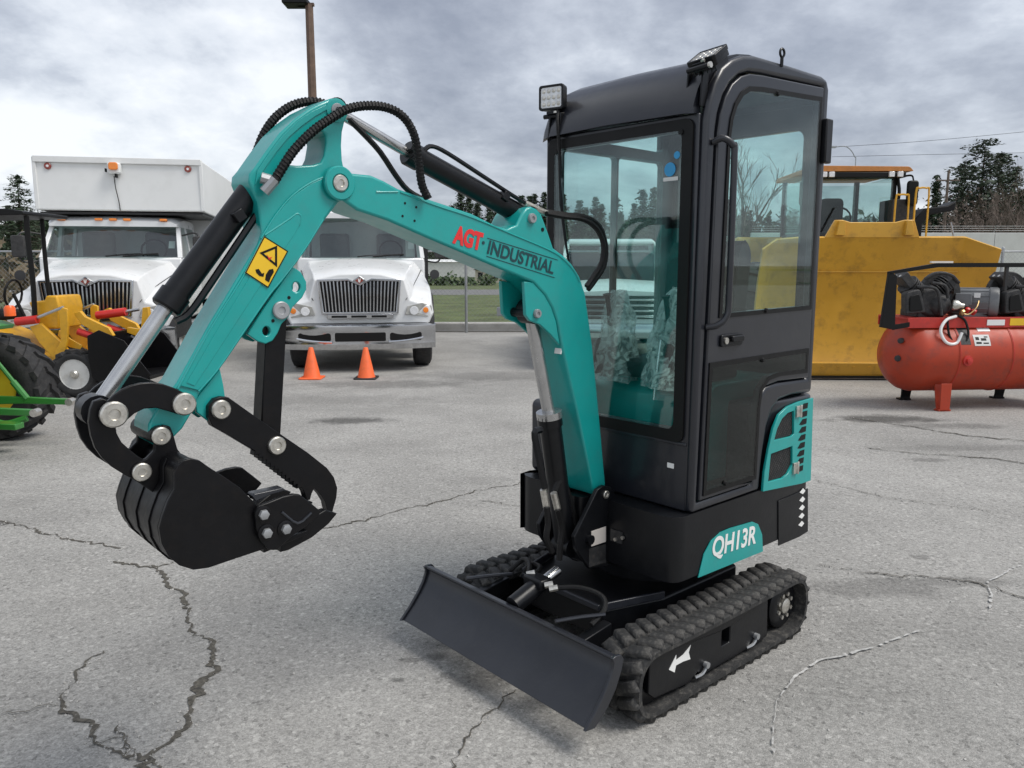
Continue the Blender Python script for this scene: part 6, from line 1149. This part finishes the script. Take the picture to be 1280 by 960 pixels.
# lamp post behind the truck
lx, ly, lz = (-6.097, 25.0, 5.706)
LP = thing('lamp_post', 'tall brown lamp post rising behind the teal arm', 'lamp post', (lx, 25, 0))
mb = MB(); lt = 9.296; mb.loft([[(.13 * math.cos(a) * k, .13 * math.sin(a) * k, z) for a in [2 * math.pi * i / 8 for i in range(8)]] for z, k in ((0, 1.25), (lt - .02, .92))]); obj('pole', mb, 'rust_pole', LP)
mb = MB(); mb.box((-.1, 0, lt - .02), (.5, .12, .08)); obj('cross_arm', mb, 'rust_pole', LP)
for s in (-.42,): mb = MB(); mb.prism(rrect(s - .33, s + .42, lt - .06, lt + .12, .05), -.3, .3); obj('lamp_head', mb, 'decal_black', LP, bevel=.03)
# far street lamp arm and utility pole with wires
sx, sy, sz = (25.505, 60.0, 9.466)
SL = thing('street_lamp', 'thin curved street lamp far behind the dozer cab', 'street lamp', (sx, 60, 0)); mb = MB(); mb.tube([(0, 0, 0), (0, 0, sz - 1), (-.1, 0, sz), (-.7, 0, sz + .7), (-1.6, 0, sz + .72)], .035, 6, 4); obj('pole', mb, 'galvanised', SL); mb = MB(); mb.prism(rrect(-2.2, -1.5, sz + .64, sz + .76, .05), -.15, .15); obj('lamp_head', mb, 'galvanised', SL)
ux_, uy_, uz_ = (40.585, 75.0, 10.221)
UP = thing('utility_pole', 'slim weathered utility pole before the bare trees', 'utility pole', (ux_, 75, 0)); mb = MB(); mb.cyl((0, 0, 0), (0, 0, uz_), .16, .11, 8); obj('pole', mb, 'twig', UP); mb = MB(); mb.box((0, 0, uz_ - .9), (2.2, .12, .12)); obj('cross_arm', mb, 'twig', UP)
for s in (-.9, 0, .9): mb = MB(); mb.lathe((s, 0, uz_ - .84), (0, 0, 1), [(0, .05), (.12, .07), (.2, .03)], 8); obj('insulator', mb, 'wall_white', UP)
for k, (a, b, c) in enumerate([((27.631, 70.0, 11.589), (35.878, 70.0, 12.123), (47.494, 70.0, 13.187)), ((28.471, 72.0, 11.05), (37.707, 72.0, 11.257), (49.069, 72.0, 11.463))]):
    mb = MB(); mb.tube([a, b, c], .016, 4, 6); tag(obj('overhead_wire', mb, 'decal_black'), ['upper thin overhead wire crossing the sky over the dozer', 'lower thin overhead wire crossing the sky over the dozer'][k], 'wire', 'overhead wires')
# ------------------------------------------------------------------ far buildings
mb = MB(); mb.box((-10, 104, .95), (44, 8, 1.9)); WB = thing('white_warehouse', 'long low white warehouse beyond the grass field', 'building'); wl_ = obj('wall', mb, 'wall_white', WB)
mb = MB(); mb.prism([(99.8, 1.9), (104, 2.25), (108.2, 1.9)], -32.3, 12.3, 'x'); obj('roof', mb, 'box_white', WB)
hx, hy, hz = (-1.983, 70.0, 0.22)
HS_ = thing('small_house', 'small beige house with dark windows beyond the field', 'house', (hx, 70, 0)); mb = MB(); mb.box((0, 0, .55), (2.4, 3, 1.1)); obj('wall', mb, 'house_beige', HS_)
mb = MB(); mb.prism([(-1.4, 1.1), (0, 1.75), (1.4, 1.1)], -1.7, 1.7); obj('roof', mb, 'roof_dark', HS_)
for x_ in (-.75, .6): mb = MB(); mb.box((x_, -1.51, .62), (.42, .04, .55)); wn_ = obj('window', mb, 'decal_black', HS_); mb = MB(); mb.box((x_, -1.535, .33), (.52, .05, .05)); obj('sill', mb, 'wall_white', wn_)
# ------------------------------------------------------------------ vegetation
def leafcloud(mb, c, r, n, s, rnd, flat=1.):
    for i in range(n):
        u = Vector((rnd.gauss(0, 1), rnd.gauss(0, 1), rnd.gauss(0, 1) * flat)).normalized() * r * rnd.random() ** .45; p = Vector(c) + u
        a = Vector((rnd.uniform(-1, 1), rnd.uniform(-1, 1), rnd.uniform(-1, 1))) * s; b = Vector((rnd.uniform(-1, 1), rnd.uniform(-1, 1), rnd.uniform(-1, 1))) * s
        mb.add([p, p + a, p + a * .6 + b, p + b * .9], [(0, 1, 2, 3)])
def conifer(name, seed, h, wmax, lm, label, group=None, cat='conifer tree', taper=.9, gaps=.15):
    rnd = random.Random(seed); t = thing(name, label, cat, (0, 0, 0), 0, group)
    mb = MB(); mb.loft([[(.02 * h * k * math.cos(a), .02 * h * k * math.sin(a), z) for a in [2 * math.pi * i / 7 for i in range(7)]] for z, k in ((0, 1), (h * .5, .6), (h * .98, .08))]); obj('trunk', mb, 'bark', t)
    cr = MB(); lb_ = MB(); z = .12 * h
    while z < h:
        f = (z / h); rad = wmax * (1 - f) ** taper + .02 * h * (1 - f) + .1; nb = rnd.randint(7, 11)
        for k in range(nb):
            if rnd.random() < gaps: continue
            a = rnd.uniform(0, 6.28); L_ = rad * rnd.uniform(.55, 1.12); d = Vector((math.cos(a), math.sin(a), rnd.uniform(-.25, .15)))
            p0 = Vector((0, 0, z)); p1 = p0 + d * L_; lb_.cyl(p0, p1, .012 * h * (1 - f) * .35 + .01, .005, 4, False); m = max(4, int(L_ / (.028 * h)))
            for i in range(m):
                q = p0.lerp(p1, (i + .6) / m); s = .046 * h * (.5 + .5 * rnd.random()) * (1.0 - .35 * f)
                for j in range(3):
                    v = Vector((rnd.uniform(-1, 1), rnd.uniform(-1, 1), rnd.uniform(-.7, .35))) * s; w_ = Vector((rnd.uniform(-1, 1), rnd.uniform(-1, 1), rnd.uniform(-.6, .4))) * s * .8
                    o_ = q + Vector((rnd.uniform(-1, 1), rnd.uniform(-1, 1), rnd.uniform(-.8, .4))) * s * .7; cr.add([o_, o_ + v, o_ + v * .5 + w_, o_ + w_ * .8], [(0, 1, 2, 3)])
        z += h * .028 * (1.25 - .5 * f)
    crn = obj('crown', cr, lm, t, smooth=0); crn['kind'] = 'stuff'; bo_ = obj('branch', lb_, 'bark', crn, smooth=0); bo_['kind'] = 'stuff'; return t
def bare_tree(name, seed, h, label, group=None, spread=.5, dens=4):
    rnd = random.Random(seed); t = thing(name, label, 'bare tree', (0, 0, 0), 0, group); tk = MB(); tw = MB()
    def br(p, d, L_, r, lev):
        n = 3; q = p; pts = [p]
        for i in range(n): d = (d + Vector((rnd.gauss(0, .13), rnd.gauss(0, .13), rnd.gauss(.05, .08)))).normalized(); q = q + d * L_ / n; pts.append(q)
        (tk if lev < 2 else tw).tube(pts, [r, r * .85, r * .7, r * .55], 5 if lev < 2 else 3, 1)
        if lev < 4:
            for k in range(dens if lev else dens + 3):
                f = rnd.uniform(.35, 1) if lev else rnd.uniform(.25, 1); b = pts[0].lerp(pts[-1], f); a = rnd.uniform(0, 6.28); nd = (d * .9 + Vector((math.cos(a), math.sin(a), rnd.uniform(-.1, .5))) * spread).normalized(); br(b, nd, L_ * rnd.uniform(.42, .68), max(.008 * h / 10, r * .45), lev + 1)
    br(Vector((0, 0, 0)), Vector((0, 0, 1)), h * .52, h * .016, 0); cr = obj('crown', tw, 'twig', t, smooth=0); cr['kind'] = 'stuff'; obj('trunk', tk, 'bark', t); return t
def place(t, px): t.location = px
FG = 'conifers in the far tree line'
protos = [conifer('conifer_tree', 11, 10, 2.9, 'needle', 'dark green conifer standing in the far tree line', FG), conifer('conifer_tree', 12, 10, 3.3, 'needle_blue', 'dark green conifer standing in the far tree line', FG, gaps=.25), conifer('conifer_tree', 13, 10, 2.3, 'needle', 'dark green conifer standing in the far tree line', FG, taper=.75)]
rt = random.Random(21); spots = []
def band(x0, x1, D, ytop, n, jit=14, where=''):
    """tree-top line along a bearing range; heights follow the skyline seen across the yard"""
    for i in range(n):
        px = x0 + (x1 - x0) * (i + rt.uniform(.1, .9)) / n; d = D * rt.uniform(.85, 1.2); h = 1.55 + (331 - ytop + rt.uniform(-jit, jit * .6)) / 980 * d; spots.append(((px - 640) / 980 * d, d, h, where))
band(470, 600, 150, 262, 7, 14, 'behind the white cab chassis truck'); band(560, 700, 130, 250, 12, 18, 'above the teal boom'); band(690, 860, 135, 248, 15, 20, 'behind the glass cab windows'); band(860, 1010, 160, 262, 9, 14, 'behind the excavator door'); band(1120, 1290, 150, 262, 9, 12, 'beyond the white wall'); band(-40, 200, 110, 262, 10, 15, 'behind the white box truck'); band(200, 470, 170, 290, 10, 14, 'between the two white trucks')
for i, (x, y, h, where) in enumerate(spots):
    src = protos[i % 3]
    o = src if i < 3 else dup(src, (0, 0, 0)); o.location = (x, y, 0); o['label'] = 'dark green conifer in the far tree line ' + where; o['group'] = 'conifers ' + where; o.rotation_euler.z = rt.uniform(0, 6.28); s = h / 10; o.scale = (s * rt.uniform(.9, 1.25), s * rt.uniform(.9, 1.25), s)
def at(px, ytop, D): return ((px - 640) / 980 * D, D, 0), 1.55 + (331 - ytop) / 980 * D
loc, h = at(1212, 180, 85); big = conifer('conifer_tree', 31, h, h * .40, 'needle_blue', 'tall shaggy conifer rising beside the bare brown trees', None, taper=.38, gaps=.2); big.location = loc
loc, h = at(1157, 222, 85); sm = conifer('conifer_tree', 32, h, h * .20, 'needle', 'small pointed conifer between dozer mirror and tall tree', None, taper=.9); sm.location = loc
loc, h = at(1262, 240, 80); sm = conifer('conifer_tree', 35, h, h * .3, 'needle', 'squat conifer growing before the bare trees above the white wall', None, taper=.6); sm.location = loc
loc, h = at(38, 222, 62); sm = conifer('conifer_tree', 33, h, h * .28, 'needle', 'shaggy conifer behind the box truck cargo box', None, taper=.5, gaps=.3); sm.location = loc
for k_, (px, yt, D, w_) in enumerate(((1188, 208, 92, .30), (1232, 196, 95, .32), (1252, 212, 90, .3))):
    loc, h = at(px, yt, D); sm = conifer('conifer_tree', 50 + k_, h, h * w_, 'needle', ['dark conifer crowding the utility pole', 'dark conifer close behind the tall shaggy conifer', 'dark conifer rising out of the bare trees'][k_], None, taper=.5, gaps=.15); sm.location = loc
BG = 'bare brown trees beyond the white wall'
bt = [bare_tree('bare_tree', 41, 9, 'leafless brown tree standing beyond the white wall', BG), bare_tree('bare_tree', 42, 9, 'leafless brown tree standing beyond the white wall', BG, .65)]
for i, (px, yt, D) in enumerate([(1240, 205, 70), (1262, 192, 74), (1285, 200, 68), (1228, 228, 66), (1195, 222, 72), (1274, 222, 60), (1250, 236, 62), (1305, 185, 76)]):
    l, h = at(px, yt, D); o = bt[i % 2] if i < 2 else dup(bt[i % 2], l); o.location = l; o.rotation_euler.z = i * 1.7; s = h / 9; o.scale = (s, s, s)
loc, h = at(925, 165, 40); bt2 = bare_tree('bare_tree', 47, h, 'leafless tree seen through the excavator door glass'); bt2.location = loc
# brush and scrub masses
def scrub(name, x0, x1, y, h, n, m, label, cat, s=.35, dy=2.):
    rnd = random.Random(int(abs(x0) * 7 + y)); mb = MB()
    for i in range(n):
        x = rnd.uniform(x0, x1); hh = h * rnd.uniform(.45, 1.05); leafcloud(mb, (x, y + rnd.uniform(-dy, dy), hh * .5), hh * .55, 26, s, rnd)
    return tag(obj(name, mb, m, smooth=0), label, cat, kind='stuff')
scrub('brush', -32, -9, 27, 2.6, 110, 'brush', 'dry brown brush behind the fence on the left', 'brush', .28)
scrub('brush', 34, 75, 95, 5.0, 150, 'brush', 'brown undergrowth below the bare trees', 'brush', .6, 5)
scrub('hedge', -30, 30, 60, .85, 170, 'hedge', 'green hedge along the far side of the road', 'hedge', .3, 1.2)
scrub('distant_wood', -125, 130, 165, 12.5, 950, 'needle', 'dark wooded rise behind the far conifers', 'wood', 1.5, 10)
scrub('distant_thicket', 44, 66, 84, 9.2, 900, 'twig', 'brown leafless thicket between the bare trees', 'thicket', .26, 4)
